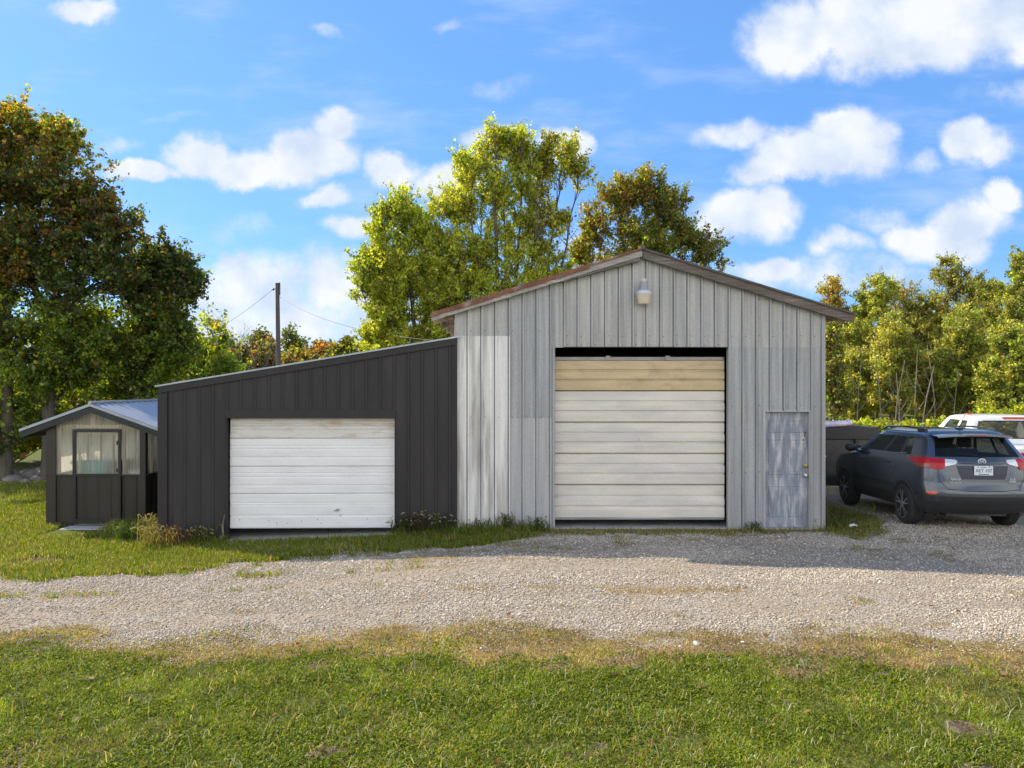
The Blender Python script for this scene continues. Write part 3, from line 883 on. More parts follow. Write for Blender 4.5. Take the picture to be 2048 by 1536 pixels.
# eaves: sloping soffit boards with gaps and rafter tails
for (xa, xb) in ((XT0 + .03, BX0 - .03), (BX1 + .03, XT1 - .03)):
    w = MB()
    yy = YB - .06
    while yy < YB + BD:
        wd = .135 + .02 * rng_r.random()
        lo, hi = (xa, xb)
        w.hexa([(lo, yy, zroof(lo) - .05), (hi, yy, zroof(hi) - .05), (hi, yy + wd, zroof(hi) - .05), (lo, yy + wd, zroof(lo) - .05),
                (lo, yy, zroof(lo) - .012), (hi, yy, zroof(hi) - .012), (hi, yy + wd, zroof(hi) - .012), (lo, yy + wd, zroof(lo) - .012)])
        yy += wd + .025
    w.build('soffit_boards', M['soffit'], barn)
for (xa, xb) in ((XT0 + .05, BX0 - .02), (BX1 + .02, XT1 - .12)):
    for k in range(8):
        yy = YB + .06 + k * 1.22
        w = MB()
        w.hexa([(xa, yy, zroof(xa) - .17), (xb, yy, zroof(xb) - .17), (xb, yy + .04, zroof(xb) - .17), (xa, yy + .04, zroof(xa) - .17),
                (xa, yy, zroof(xa) - .05), (xb, yy, zroof(xb) - .05), (xb, yy + .04, zroof(xb) - .05), (xa, yy + .04, zroof(xa) - .05)])
        w.build('rafter_tail', M['soffit'], barn)

# big sectional door
gd = MB()
DY = YB + .13
gx0, gx1 = DX0 + .004, DX1 - .03
gd.box(gx0, gx1, DY + .03, DY + .04, bz(1036), bz(722))
gdoor = gd.build('garage_door', M['weathered_door'], barn)
edges_px = [720, 782.5, 846, 909, 972, 1040]
for i in range(5):
    zt, zb = bz(edges_px[i]) - .003, bz(edges_px[i + 1]) + .003
    h = zt - zb
    prof = [(0, .03), (.015, .0), (.29, .0), (.30, .026), (.35, .024), (.395, -.012), (.43, -.016), (.60, -.016), (.61, .016), (.655, .014), (.70, -.012), (.73, -.014), (.965, -.010), (.985, .03), (1.0, .03)]
    w = MB()
    xs = np.linspace(gx0, gx1, 12)
    rows = [[(x, DY + o, zt - h * t + .004 * math.sin(x * 3 + i) * (t if i == 4 else 0)) for x in xs] for t, o in prof]
    w.grid(rows)
    s_ = w.build('door_section', M['tan_door'] if i == 0 else M['weathered_door'], gdoor)
    if i == 0:
        s_['label'] = 'tan top section of the garage door'
w = MB(); w.box(gx0, gx1, DY + .01, DY + .05, bz(720), bz(713.5)); w.box(bx(1214), bx(1222), DY - .01, DY + .05, bz(720), bz(711)); w.box(bx(1334), bx(1343), DY - .01, DY + .05, bz(720), bz(711))
w.build('top_rail', surf('faded_steel_rail', (.30, .27, .27), .5, .2), gdoor)
w = MB(); w.lathe((bx(1280), DY - .018, bz(878)), [(.016, 0), (.022, .012), (.022, .02)], 12, 'y'); w.tube([(bx(1279), DY - .02, bz(876)), (bx(1281.5), DY - .024, bz(884))], .008, 6)
w.build('handle', M['nickel'], gdoor, True)
w = MB(); w.lathe((bx(1252), DY - .004, bz(906)), [(.012, 0), (.012, .01)], 8, 'y'); w.build('bolt_hole', M['black_steel'], gdoor)
w = MB(); w.box(gx0, gx1, DY + .02, DY + .035, bz(1042), bz(1040)); w.build('bottom_seal', M['zinc_edge'], gdoor)
w = MB(); w.box(DX0, DX1, YB + .01, YB + .05, DZT, DZT + .14); w.build('lintel', M['black_steel'], barn)

# entrance door
MX0, MX1, MZ0, MZ1 = bx(1531), bx(1618.5), bz(1056), bz(824)
w = MB(); my = YB + .085
w.box(MX0, MX1, my, my + .045, MZ0, MZ1)
mdoor = w.build('door', M['blue_door'], barn)
wm = MX1 - MX0; hm = MZ1 - MZ0
def raised(x0, x1, z0, z1):
    w = MB(); rows = []
    for i, o in ((0, -.0005), (.012, -.010), (.026, -.010), (.040, -.002), (.055, -.007)):
        rows.append([(x0 + i, my + o, z0 + i), (x1 - i, my + o, z0 + i), (x1 - i, my + o, z1 - i), (x0 + i, my + o, z1 - i)])
    w.grid(rows, 0, True); w.face(rows[-1])
    w.build('door_panel', M['blue_door'], mdoor)
for (a, b_) in ((.10, .45), (.55, .90)):
    raised(MX0 + a * wm, MX0 + b_ * wm, MZ0 + .09 * hm, MZ0 + .365 * hm)
    raised(MX0 + a * wm, MX0 + b_ * wm, MZ0 + .455 * hm, MZ0 + .77 * hm)
    raised(MX0 + a * wm, MX0 + b_ * wm, MZ0 + .82 * hm, MZ0 + .935 * hm)
for nm, z, mt, r in (('deadbolt', bz(932.5), 'brass', .026), ('door_knob', bz(952), 'nickel', .032)):
    w = MB(); w.lathe((bx(1613.5), my, z), [(r * 1.15, 0), (r * 1.1, -.008), (r * .45, -.012), (r * .45, -.03), (r, -.038), (r * .95, -.055), (r * .4, -.062)], 16, 'y')
    w.build(nm, M[mt], mdoor, True)
w = MB()
for (px, py, rx, rz) in ((1613.5, 866, .022, .026), (1613, 872, .018, .02), (1610.5, 880, .012, .022), (1611, 889, .008, .02), (1613, 898, .006, .015), (1601, 869, .009, .009), (1608, 864, .008, .01)):
    n = 9
    w.face([(bx(px) + rx * math.cos(6.283 * j / n) * (.7 + .5 * rng_r.random()), my - .002, bz(py) + rz * math.sin(6.283 * j / n) * (.7 + .5 * rng_r.random())) for j in range(n)][::-1])
w.build('rust_spots', M['rust'], mdoor)
w = MB()
w.box(MX0 - .04, MX0 - .004, YB - .008, YB + .12, 0, MZ1 + .03); w.box(MX1 + .004, MX1 + .05, YB - .008, YB + .12, 0, MZ1 + .03); w.box(MX0 - .004, MX1 + .004, YB - .006, YB + .12, MZ1 + .004, MZ1 + .03)
w.build('door_frame', M['galv_low'], barn)
w = MB(); w.box(MX0 - .03, MX1 + .03, YB - .03, YB + .15, -.05, MZ0 - .004); w.build('threshold', M['concrete'], barn)

# yard light on the gable
lx, lz = bx(1285), lambda p: CAM_H - (p - 768) / 114.5
lamp = empty('barn_light', (lx, YB - .14, lz(608)))
tag(lamp, 'old barn light with a beige lens fixed high on the gable wall', 'lamp')
c0 = (lx, YB - .14, 0)
M['lens'] = surf('yellowed_lens', (.62, .52, .40), .35, 0, .08, (8, 8, 8), 60, .05)
M['lamp_grey'] = surf('lamp_housing', (.33, .33, .34), .5, .2, .1)
M['lamp_collar'] = surf('lamp_collar', (.52, .55, .60), .35, .3, .1)
w = MB(); w.lathe(c0, [(.088, lz(608)), (.098, lz(607)), (.122, lz(592)), (.124, lz(589))], 24); w.build('lens', M['lens'], lamp, True)
w = MB()
rows = []
for j, (r, p_) in enumerate(((.126, 589), (.128, 586), (.120, 582), (.095, 579.5))):
    rows.append([(lx + (r + (.004 if (i % 2 and j < 3) else 0)) * math.cos(6.283 * i / 48), YB - .14 + (r + (.004 if (i % 2 and j < 3) else 0)) * math.sin(6.283 * i / 48), lz(p_)) for i in range(48)])
w.grid(rows, 0, True); w.face(rows[-1]); w.build('reflector', M['lamp_collar'], lamp)
w = MB(); w.lathe(c0, [(.075, lz(579.5)), (.072, lz(573)), (.060, lz(564)), (.055, lz(563))], 20); w.box(lx - .035, lx + .035, YB - .12, YB - .018, lz(577), lz(570)); w.build('housing', M['lamp_grey'], lamp, True)
w = MB(); w.lathe(c0, [(.042, lz(563)), (.044, lz(558.5)), (.036, lz(557))], 16); w.build('sensor_cap', M['lens'], lamp, True)

# ------------------------------------------------------------------ lean-to shed
lean = empty('lean_to_shed', (-3.6, YB, -.15))
tag(lean, 'low charcoal lean-to shed with a sloping roof and white garage door', 'shed')
LX0, LX1 = bx(321), bx(914.5)
LY = YB - .035
SLL = (bz(674) - bz(771)) / (LX1 - LX0)
def zl(x): return bz(771) + SLL * (x - LX0) - .02
OX0, OX1, OZ = bx(455), bx(790), bz(836)
PL = bx(1655 / 3.2 + 300)
w = MB()
ribbed(w, LX0, OX0, -.45, zl, front(LY), phase=PL, pitch=.2462, depth=.018, ribw=.056, topw=.03, shade_m=1)
ribbed(w, OX0, OX1, OZ, zl, front(LY), phase=PL, pitch=.2462, depth=.018, ribw=.056, topw=.03, shade_m=1)
ribbed(w, OX1, LX1, -.45, zl, front(LY), phase=PL, pitch=.2462, depth=.018, ribw=.056, topw=.03, shade_m=1)
w.build('wall', [M['dark_panel'], M['rib_shade_dark']], lean)
w = MB()
ribbed(w, LY, YB + 9, -.45, zl(LX0), side_l(LX0), pitch=.2462, depth=.016)
ribbed(w, LX0, LX1 - .15, -.45, zl, front(YB + 9), pitch=.2462, depth=.016)
w.build('wall', M['dark_panel'], lean)
w = MB()
w.box(OX0 - .35, OX0 - .3, LY + .5, YB + 5, -.3, 2.2); w.box(OX1 + .5, OX1 + .55, LY + .5, YB + 5, -.3, 2.2); w.box(OX0 - .35, OX1 + .55, YB + 5, YB + 5.05, -.3, 2.2); w.box(OX0 - .35, OX1 + .55, LY + .4, YB + 5, 2.22, 2.26)
w.build('inner_wall', M['interior'], lean)
w = MB()   # trims: eave fascia, corner posts, door header, jambs
def sloped(mb, x0, x1, y0, y1, zt, zb, m=0):
    mb.hexa([(x0, y0, zl(x0) + zb), (x1, y0, zl(x1) + zb), (x1, y1, zl(x1) + zb), (x0, y1, zl(x0) + zb), (x0, y0, zl(x0) + zt), (x1, y0, zl(x1) + zt), (x1, y1, zl(x1) + zt), (x0, y1, zl(x0) + zt)], m)
sloped(w, LX0 - .01, LX1 - .002, LY - .034, LY - .018, .0, -.115)
w.build('fascia', M['dark_trim'], lean)
w = MB(); w.box(LX0 - .02, LX0 + .13, LY - .026, LY - .018, -.45, zl(LX0) - .12); w.box(LX0 - .024, LX0 - .02, LY - .026, LY + .13, -.45, zl(LX0) - .12); w.box(LX0 + .13, LX0 + .145, LY - .032, LY - .018, -.45, zl(LX0 + .13) - .12)
w.build('corner_trim', M['dark_trim'], lean)
w = MB(); w.box(LX1 - .035, LX1 - .004, LY - .030, LY + .028, -.2, zl(LX1) - .02); w.build('corner_trim', M['dark_trim'], lean)
w = MB(); w.box(OX0 - .02, OX1 + .02, LY - .028, LY + .09, OZ, OZ + .145); w.build('door_header', M['dark_trim'], lean)
w = MB(); w.box(OX0 - .012, OX0 - .001, LY - .02, LY + .14, -.3, OZ); w.build('door_jamb', M['dark_trim'], lean)
w = MB(); w.box(OX1 + .001, OX1 + .012, LY - .02, LY + .14, -.3, OZ); w.build('door_jamb', M['dark_trim'], lean)
w = MB(); sloped(w, LX0 - .06, LX1 + .1, LY - .05, LY - .034, .030, .002); 
for k in range(60):
    y0 = LY - .034 + k * .155
    sloped(w, LX0 - .06, BX0 - .03, y0, y0 + .155, .026 + (.014 if k % 2 else 0), .004)
w.build('roof', M['zinc_edge'], lean)
# floor slab with its own tilt
w = MB()
sx = [LX0 + .1, -5.0, OX1, LX1 + .1]; sz = [-.17, -.150, -.045, -.02]
for i in range(3):
    w.hexa([(sx[i], LY - .14, -.6), (sx[i + 1], LY - .14, -.6), (sx[i + 1], LY + 3, -.6), (sx[i], LY + 3, -.6),
            (sx[i], LY - .14, sz[i] - .05), (sx[i + 1], LY - .14, sz[i + 1] - .05), (sx[i + 1], LY + 3, sz[i + 1] + .0), (sx[i], LY + 3, sz[i] + .0)])
w.build('slab', M['concrete'], lean)
# white sectional door
wy = LY + .10
w = MB(); w.box(OX0 + .02, OX1 - .004, wy + .03, wy + .04, bz(1055), bz(838)); wdoor = w.build('garage_door', M['white_door'], lean)
ed = [836, 877.5, 933.5, 988, 1057.5]
lines = [[.28, .38, .55, .62], [.24, .35, .66, .98], [.22, .36, .68, .98], [.25, .30, .62, .98]]
for i in range(4):
    zt, zb = bz(ed[i]) - .002, bz(ed[i + 1]) + .002
    h = zt - zb
    prof = [(0, .012), (.03, 0)]
    for t in lines[i][:3]:
        prof += [(t - .012, 0), (t, .016), (t + .03, .006), (t + .055, 0)]
    prof += [(.965, 0), (1, .012)]
    xs = np.linspace(OX0 + .02, OX1 - .004, 10)
    w = MB(); w.grid([[(x + (.03 * (1 - t) * .6 if (i == 0 and j == 0) else 0), wy + o, zt - h * t - .014 * (x - OX1) / (OX0 - OX1) * (i / 4)) for j, x in enumerate(xs)] for t, o in prof])
    for e in (xs[0] + .012, xs[-1] - .03):
        w.box(e, e + .018, wy - .006, wy + .004, zb + .01, zt - .01)
    s_ = w.build('door_section', M['stained_door'] if i == 0 else M['white_door'], wdoor)
    if i == 0: s_['label'] = 'rust stained top section of the white door'
w = MB(); hx, hz = bx(673), bz(1021)
w.lathe((hx, wy - .012, hz), [(.02, 0.012), (.02, .0), (.012, -.01)], 12, 'y'); w.tube([(hx - .05, wy - .022, hz - .012), (hx + .045, wy - .022, hz + .01)], .009, 6); w.tube([(hx + .005, wy - .022, hz - .02), (hx + .01, wy - .022, hz + .035)], .007, 6)
w.build('handle', M['nickel'], wdoor, True)
w = MB()
for (px, py) in ((477, 1041), (535, 1042), (551, 1047), (552, 1051), (572, 1048), (601, 1044), (633, 1040), (679, 1032), (733, 1039), (640, 1048)):
    w.lathe((bx(px), wy - .002, bz(py)), [(.009, 0), (.009, .006)], 6, 'y')
w.build('chips', M['rust'], wdoor)
w = MB(); w.tube([(bx(452), LY - .03, bz(1028)), (bx(449), LY - .05, bz(1050)), (bx(450.5), LY - .06, bz(1072)), (bx(447), LY - .10, bz(1088))], [.012, .02, .018, .022], 6)
st = w.build('torn_weatherstrip', M['wood'], lean, True)

# ------------------------------------------------------------------ greenhouse
GS = 100.0; GY = F / GS
def hx_(p): return (p - 1024) / GS
def hz_(p): return CAM_H - (p - 768) / GS
gh = empty('greenhouse', (hx_(190), GY, -.26))
tag(gh, 'small dark greenhouse shed with clear corrugated panels and a ridged roof', 'greenhouse')
GX0, GX1 = hx_(95), hx_(291)
GL = 3.6
M['gh_wall'] = surf('dark_brown_steel', (.036, .028, .022), .38, 0, .15, (3, 3, 1), 60, .1)
M['gh_trim'] = surf('black_trim', (.022, .024, .025), .35, 0, .15)
M['gh_roof'] = surf('navy_roof_sheet', (.40, .42, .46), .38, .45, .1, (3, 3, 3), 40, .05)
M['lumber'] = surf('pale_lumber', (.50, .38, .26), .7, 0, .2, (8, 8, 2), 40, .1)
# clear corrugated plastic
m, nt, b = new_mat('clear_corrugated_plastic')
N, L = nt.nodes, nt.links
out = [x for x in N if x.type == 'OUTPUT_MATERIAL'][0]
tr = N.new('ShaderNodeBsdfTransparent'); tr.inputs[0].default_value = (.97, .96, .94, 1)
tl = N.new('ShaderNodeBsdfTranslucent'); tl.inputs[0].default_value = (.98, .94, .86, 1)
df = N.new('ShaderNodeBsdfDiffuse'); df.inputs[0].default_value = (.93, .86, .75, 1)
gl = N.new('ShaderNodeBsdfGlossy'); gl.inputs['Roughness'].default_value = .15
mp = N.new('ShaderNodeMapping'); mp.inputs['Scale'].default_value = (9, 9, .5)
L.new(N.new('ShaderNodeNewGeometry').outputs['Position'], mp.inputs[0])
nz = N.new('ShaderNodeTexNoise'); nz.inputs['Scale'].default_value = 1; nz.inputs['Detail'].default_value = 4; L.new(mp.outputs[0], nz.inputs['Vector'])
mr = N.new('ShaderNodeMapRange'); mr.inputs['From Min'].default_value = .3; mr.inputs['From Max'].default_value = .75; mr.inputs['To Min'].default_value = .34; mr.inputs['To Max'].default_value = .60
L.new(nz.outputs['Fac'], mr.inputs['Value'])
a1 = N.new('ShaderNodeMixShader'); a1.inputs[0].default_value = .5; L.new(tl.outputs[0], a1.inputs[1]); L.new(df.outputs[0], a1.inputs[2])
a2 = N.new('ShaderNodeMixShader'); L.new(mr.outputs[0], a2.inputs[0]); L.new(tr.outputs[0], a2.inputs[1]); L.new(a1.outputs[0], a2.inputs[2])
a3 = N.new('ShaderNodeMixShader'); a3.inputs[0].default_value = .06; L.new(a2.outputs[0], a3.inputs[1]); L.new(gl.outputs[0], a3.inputs[2])
L.new(a3.outputs[0], out.inputs[0])
M['clear'] = m
m, nt, b = new_mat('frosted_corrugated_plastic')
N, L = nt.nodes, nt.links
out = [x for x in N if x.type == 'OUTPUT_MATERIAL'][0]
tr = N.new('ShaderNodeBsdfTransparent'); tr.inputs[0].default_value = (.95, .93, .9, 1)
tl = N.new('ShaderNodeBsdfTranslucent'); tl.inputs[0].default_value = (.95, .90, .80, 1)
df = N.new('ShaderNodeBsdfDiffuse'); df.inputs[0].default_value = (.90, .85, .76, 1)
a1 = N.new('ShaderNodeMixShader'); a1.inputs[0].default_value = .35; L.new(tl.outputs[0], a1.inputs[1]); L.new(df.outputs[0], a1.inputs[2])
a2 = N.new('ShaderNodeMixShader'); a2.inputs[0].default_value = .72; L.new(tr.outputs[0], a2.inputs[1]); L.new(a1.outputs[0], a2.inputs[2])
L.new(a2.outputs[0], out.inputs[0])
M['frosted'] = m
GRX = hx_(189); GZR = 2.16; GSL = .36
def zgr(x): return GZR - GSL * abs(x - GRX)
SILL = hz_(950)
w = MB(); ph = hx_(197)
ribbed(w, GX0, hx_(148), -.35, SILL, front(GY), phase=ph, depth=.014, pitch=.25)
ribbed(w, hx_(243), GX1, -.35, SILL, front(GY), phase=ph, depth=.014, pitch=.25)
ribbed(w, GY, GY + GL, -.35, SILL, side_r(GX1), phase=.1, depth=.014, pitch=.25)
ribbed(w, GY, GY + GL, -.35, SILL, side_l(GX0), phase=.1, depth=.014, pitch=.25)
ribbed(w, GX0, GX1, -.35, SILL, front(GY + GL), phase=.1, depth=.014, pitch=.25)
w.build('wall', M['gh_wall'], gh)
for (x0, x1) in ((GX0 - .012, hx_(113)), (hx_(281), GX1 + .012)):
    w = MB(); w.box(x0, x1, GY - .03, GY + .08, -.35, zgr((x0 + x1) / 2) - .05); w.build('corner_post', M['gh_wall'], gh)
w = MB(); w.box(GX0 - .02, hx_(148), GY - .045, GY - .004, SILL - .02, SILL + .015); w.box(hx_(244), GX1 + .03, GY - .045, GY - .004, SILL - .02, SILL + .015)
w.box(GX1 + .02, GX1 + .05, GY, GY + GL, SILL - .02, SILL + .015); w.build('sill', M['gh_trim'], gh)
w = MB()
for x in (hx_(114), hx_(279)):
    w.box(x, x + .04, GY + .03, GY + .07, SILL, zgr(x) - .1)
w.box(hx_(114), hx_(281), GY + .03, GY + .07, hz_(856), hz_(850))
w.box(hx_(145), hx_(149), GY + .03, GY + .07, -.3, hz_(852)); w.box(hx_(243), hx_(247), GY + .03, GY + .07, -.3, hz_(852))
w.box(hx_(181), hx_(187), GY + .03, GY + .07, hz_(850), zgr(hx_(184)) - .1)
for k in range(7):
    y = GY + .3 + k * .52
    w.box(GX1 - .06, GX1 - .02, y, y + .04, -.2, zgr(GX1) - .08); w.box(GX0 + .02, GX0 + .06, y, y + .04, -.2, zgr(GX0) - .08)
for k in range(5):
    x = GX0 + .1 + k * (GX1 - GX0 - .24) / 4
    w.box(x, x + .05, GY + GL - .10, GY + GL - .05, -.2, zgr(x) - .12)
w.box(GX0 + .05, GX1 - .05, GY + GL - .14, GY + GL - .10, .9, .99); w.box(GX0 + .05, GX1 - .05, GY + GL - .16, GY + GL - .10, SILL - .05, SILL)
w.build('stud_frame', M['lumber'], gh)
w = MB(); w.box(GX0 + .02, GX1 - .02, GY + .08, GY + GL - .05, -.30, -.18); w.build('floor', M['lumber'], gh)
# panes (corrugated)
def pane(x0, x1, z0, zt, y=GY + .012, par=None):
    w = MB(); ribbed(w, x0, x1, z0, zt, front(y), pitch=.068, depth=.012, ribw=.068, topw=.012, kinks=(GRX,)); return w.build('pane', M['clear'], par or gh)
pane(hx_(112), hx_(146), SILL, lambda x: zgr(x) - .1)
pane(hx_(246), hx_(282), SILL, lambda x: zgr(x) - .1)
pane(hx_(146), hx_(246), hz_(858), lambda x: zgr(x) - .1)
w = MB(); ribbed(w, GY + .1, GY + GL, SILL, zgr(GX1) - .06, side_r(GX1 - .012), pitch=.068, depth=.012, ribw=.068, topw=.012); w.build('pane', M['clear'], gh)
w = MB(); ribbed(w, GY + .1, GY + GL, SILL, zgr(GX0) - .06, side_l(GX0 + .012), pitch=.068, depth=.012, ribw=.068, topw=.012); w.build('pane', M['frosted'], gh)
w = MB(); ribbed(w, GX0, GX1, SILL, lambda x: zgr(x) - .06, front(GY + GL - .012), pitch=.068, depth=.012, ribw=.068, topw=.012, kinks=(GRX,)); w.build('pane', M['frosted'], gh)
# door
w = MB(); ribbed(w, hx_(152), hx_(240), hz_(1038), SILL, front(GY - .02), phase=ph, depth=.014, pitch=.25); gdr = w.build('door', M['gh_wall'], gh)
w = MB()
for (x0, x1) in ((148, 154.5), (239, 244)):
    w.box(hx_(x0), hx_(x1), GY - .055, GY - .015, hz_(1046), hz_(858))
w.box(hx_(154.5), hx_(239), GY - .052, GY - .015, hz_(864), hz_(858)); w.box(hx_(154.5), hx_(239), GY - .052, GY - .015, hz_(952), hz_(947)); w.box(hx_(154.5), hx_(239), GY - .052, GY - .015, hz_(1046), hz_(1037))
w.build('door_frame', M['gh_trim'], gdr)
pane(hx_(154), hx_(239.5), hz_(948), hz_(864), GY - .02, gdr)
w = MB(); w.box(hx_(157), hx_(160), GY + .0, GY + .03, hz_(947), hz_(864)); w.box(hx_(234), hx_(238), GY + .0, GY + .03, hz_(947), hz_(864)); w.box(hx_(160), hx_(234), GY, GY + .03, hz_(868), hz_(864)); w.build('door_stile', M['lumber'], gdr)
for z in (940, 885):
    w = MB(); w.box(hx_(236), hx_(238.5), GY - .062, GY - .052, hz_(z + 4), hz_(z - 4)); w.build('hinge', M['black_steel'], gdr)
# roof with two slopes, fascia
FY = GY - .15
for xt in (GRX - 1.40, GRX + 1.40):
    w = MB(); sgn = 1 if xt > GRX else -1
    ys = np.arange(FY - .02, GY + GL + .25, .0635); rows = []
    for q in (0, 1):
        x = GRX + (xt - GRX) * q
        rows.append([(x, yy, zgr(x) + .01 + (.02 if i % 4 == 0 else 0)) for i, yy in enumerate(ys)])
    w.grid(rows); w.build('roof', M['gh_roof'], gh)
    w = MB(); x0, x1 = GRX, xt
    a = [(x0, FY, zgr(x0) - .155), (x1, FY, zgr(x1) - .155), (x1, FY + .03, zgr(x1) - .155), (x0, FY + .03, zgr(x0) - .155), (x0, FY, zgr(x0) + .002), (x1, FY, zgr(x1) + .002), (x1, FY + .03, zgr(x1) + .002), (x0, FY + .03, zgr(x0) + .002)]
    w.hexa(a)
    w.box(min(x1, x1 - sgn * .03), max(x1, x1 - sgn * .03), FY + .03, GY + GL + .2, zgr(x1) - .155, zgr(x1) + .002)
    w.build('fascia', M['gh_trim'], gh)
    w = MB(); w.hexa([(x0, FY - .022, zgr(x0) - .03), (x1, FY - .022, zgr(x1) - .03), (x1, FY - .004, zgr(x1) - .03), (x0, FY - .004, zgr(x0) - .03), (x0, FY - .022, zgr(x0) + .024), (x1, FY - .022, zgr(x1) + .024), (x1, FY - .004, zgr(x1) + .024), (x0, FY - .004, zgr(x0) + .024)])
    w.build('drip_edge', M['gh_roof'], gh)
    w = MB(); xw = GX0 if sgn < 0 else GX1
    w.hexa([(xw, FY + .03, zgr(xw) - .10), (xt, FY + .03, zgr(xt) - .10), (xt, GY + GL, zgr(xt) - .10), (xw, GY + GL, zgr(xw) - .10), (xw, FY + .03, zgr(xw) - .08), (xt, FY + .03, zgr(xt) - .08), (xt, GY + GL, zgr(xt) - .08), (xw, GY + GL, zgr(xw) - .08)])
    w.build('soffit_boards', M['gh_trim'], gh)
w = MB(); w.tube([(GRX, FY - .03, GZR + .035), (GRX, GY + GL + .2, GZR + .035)], .035, 6); w.build('ridge_cap', M['gh_roof'], gh)
# step, tub, bucket, bench
w = MB(); w.bbox(hx_(143), hx_(236), GY - .42, GY - .06, -.40, hz_(1050), .012)
tag(w.build('concrete_step', M['concrete']), 'low concrete step in the grass below the greenhouse door', 'step')
bench = empty('potting_bench', (-8.5, GY + .5, -.25)); tag(bench, 'pale timber potting bench standing inside the greenhouse', 'bench')
w = MB(); w.box(-9.15, -7.95, GY + .16, GY + .80, .66, .70); w.build('bench_top', M['lumber'], bench)
for (x, y) in ((-9.13, GY + .18), (-8.03, GY + .18), (-9.13, GY + .72), (-8.03, GY + .72)):
    w = MB(); w.box(x, x + .06, y, y + .06, -.27, .66); w.build('leg', M['lumber'], bench)
M['turq'] = surf('turquoise_plastic', (.07, .42, .38), .35, 0, .08)
M['whitep'] = surf('white_plastic', (.72, .70, .68), .4, 0, .05)
tub = empty('plastic_tub', (-8.62, GY + .45, .70)); tag(tub, 'turquoise plastic tub on the bench behind the clear greenhouse wall', 'tub')
w = MB(); rows = []
for (rx, ry, z) in ((.30, .2, .70), (.33, .22, .79), (.37, .24, .95), (.40, .26, .955), (.40, .26, .98), (.36, .23, .98), (.32, .2, .76)):
    rows.append([(-8.62 + rx * math.copysign(abs(math.cos(6.283 * i / 28)) ** .5, math.cos(6.283 * i / 28)), GY + .45 + ry * math.copysign(abs(math.sin(6.283 * i / 28)) ** .5, math.sin(6.283 * i / 28)), z) for i in range(28)])
w.grid(rows, 0, True); w.face(rows[-1]); w.build('basin', M['turq'], tub, True)
bk = empty('bucket', (-7.65, GY + .30, .52)); tag(bk, 'white plastic bucket by the right corner inside the greenhouse', 'bucket')
w = MB(); w.box(-7.85, -7.45, GY + .12, GY + .48, -.3, .52); cr = w.build('crate', M['lumber']); tag(cr, 'upright wooden crate under the white bucket in the greenhouse', 'crate')
w = MB(); w.lathe((-7.65, GY + .30, .52), [(.125, 0), (.15, .26), (.165, .265), (.165, .29), (.15, .29), (.14, .05)], 24); w.build('pail', M['whitep'], bk, True)
w = MB(); w.tube([(-7.65 + .16 * math.cos(t), GY + .25, .80 - .02 - .14 * math.sin(t)) for t in np.linspace(0, math.pi, 12)], .005, 5); w.build('handle', M['nickel'], bk)

# ------------------------------------------------------------------ trees
def stem_points(pts, n=14):
    """smooth path through control points (relative), with per-point fraction"""
    P = np.array(pts, dtype=float)
    t = np.linspace(0, len(P) - 1, n)
    i = np.clip(np.floor(t).astype(int), 0, len(P) - 2); f = (t - i)
    f2 = f[:, None]
    p0 = P[np.clip(i - 1, 0, len(P) - 1)]; p1 = P[i]; p2 = P[i + 1]; p3 = P[np.clip(i + 2, 0, len(P) - 1)]
    return .5 * (2 * p1 + (p2 - p0) * f2 + (2 * p0 - 5 * p1 + 4 * p2 - p3) * f2 ** 2 + (3 * p1 - p0 - 3 * p2 + p3) * f2 ** 3)

def np_tubes(paths, radii, n=5):
    V, Fq, at = [], [], 0
    for P, r in zip(paths, radii):
        d = np.gradient(P, axis=0); d /= (np.linalg.norm(d, axis=1, keepdims=True) + 1e-9)
        a = np.cross(d, [.13, .31, .94]); a /= (np.linalg.norm(a, axis=1, keepdims=True) + 1e-9)
        b_ = np.cross(d, a)
        ang = np.arange(n) * 6.28318 / n
        ring = P[:, None] + (a[:, None] * np.cos(ang)[None, :, None] + b_[:, None] * np.sin(ang)[None, :, None]) * np.asarray(r)[:, None, None]
        V.append(ring.reshape(-1, 3)); k = len(P)
        i = np.arange(k - 1)[:, None] * n + np.arange(n)[None]; j = np.arange(k - 1)[:, None] * n + (np.arange(n)[None] + 1) % n
        Fq.append((np.stack([i, j, j + n, i + n], 2).reshape(-1, 4)) + at); at += k * n
    return np.concatenate(V), np.concatenate(Fq)

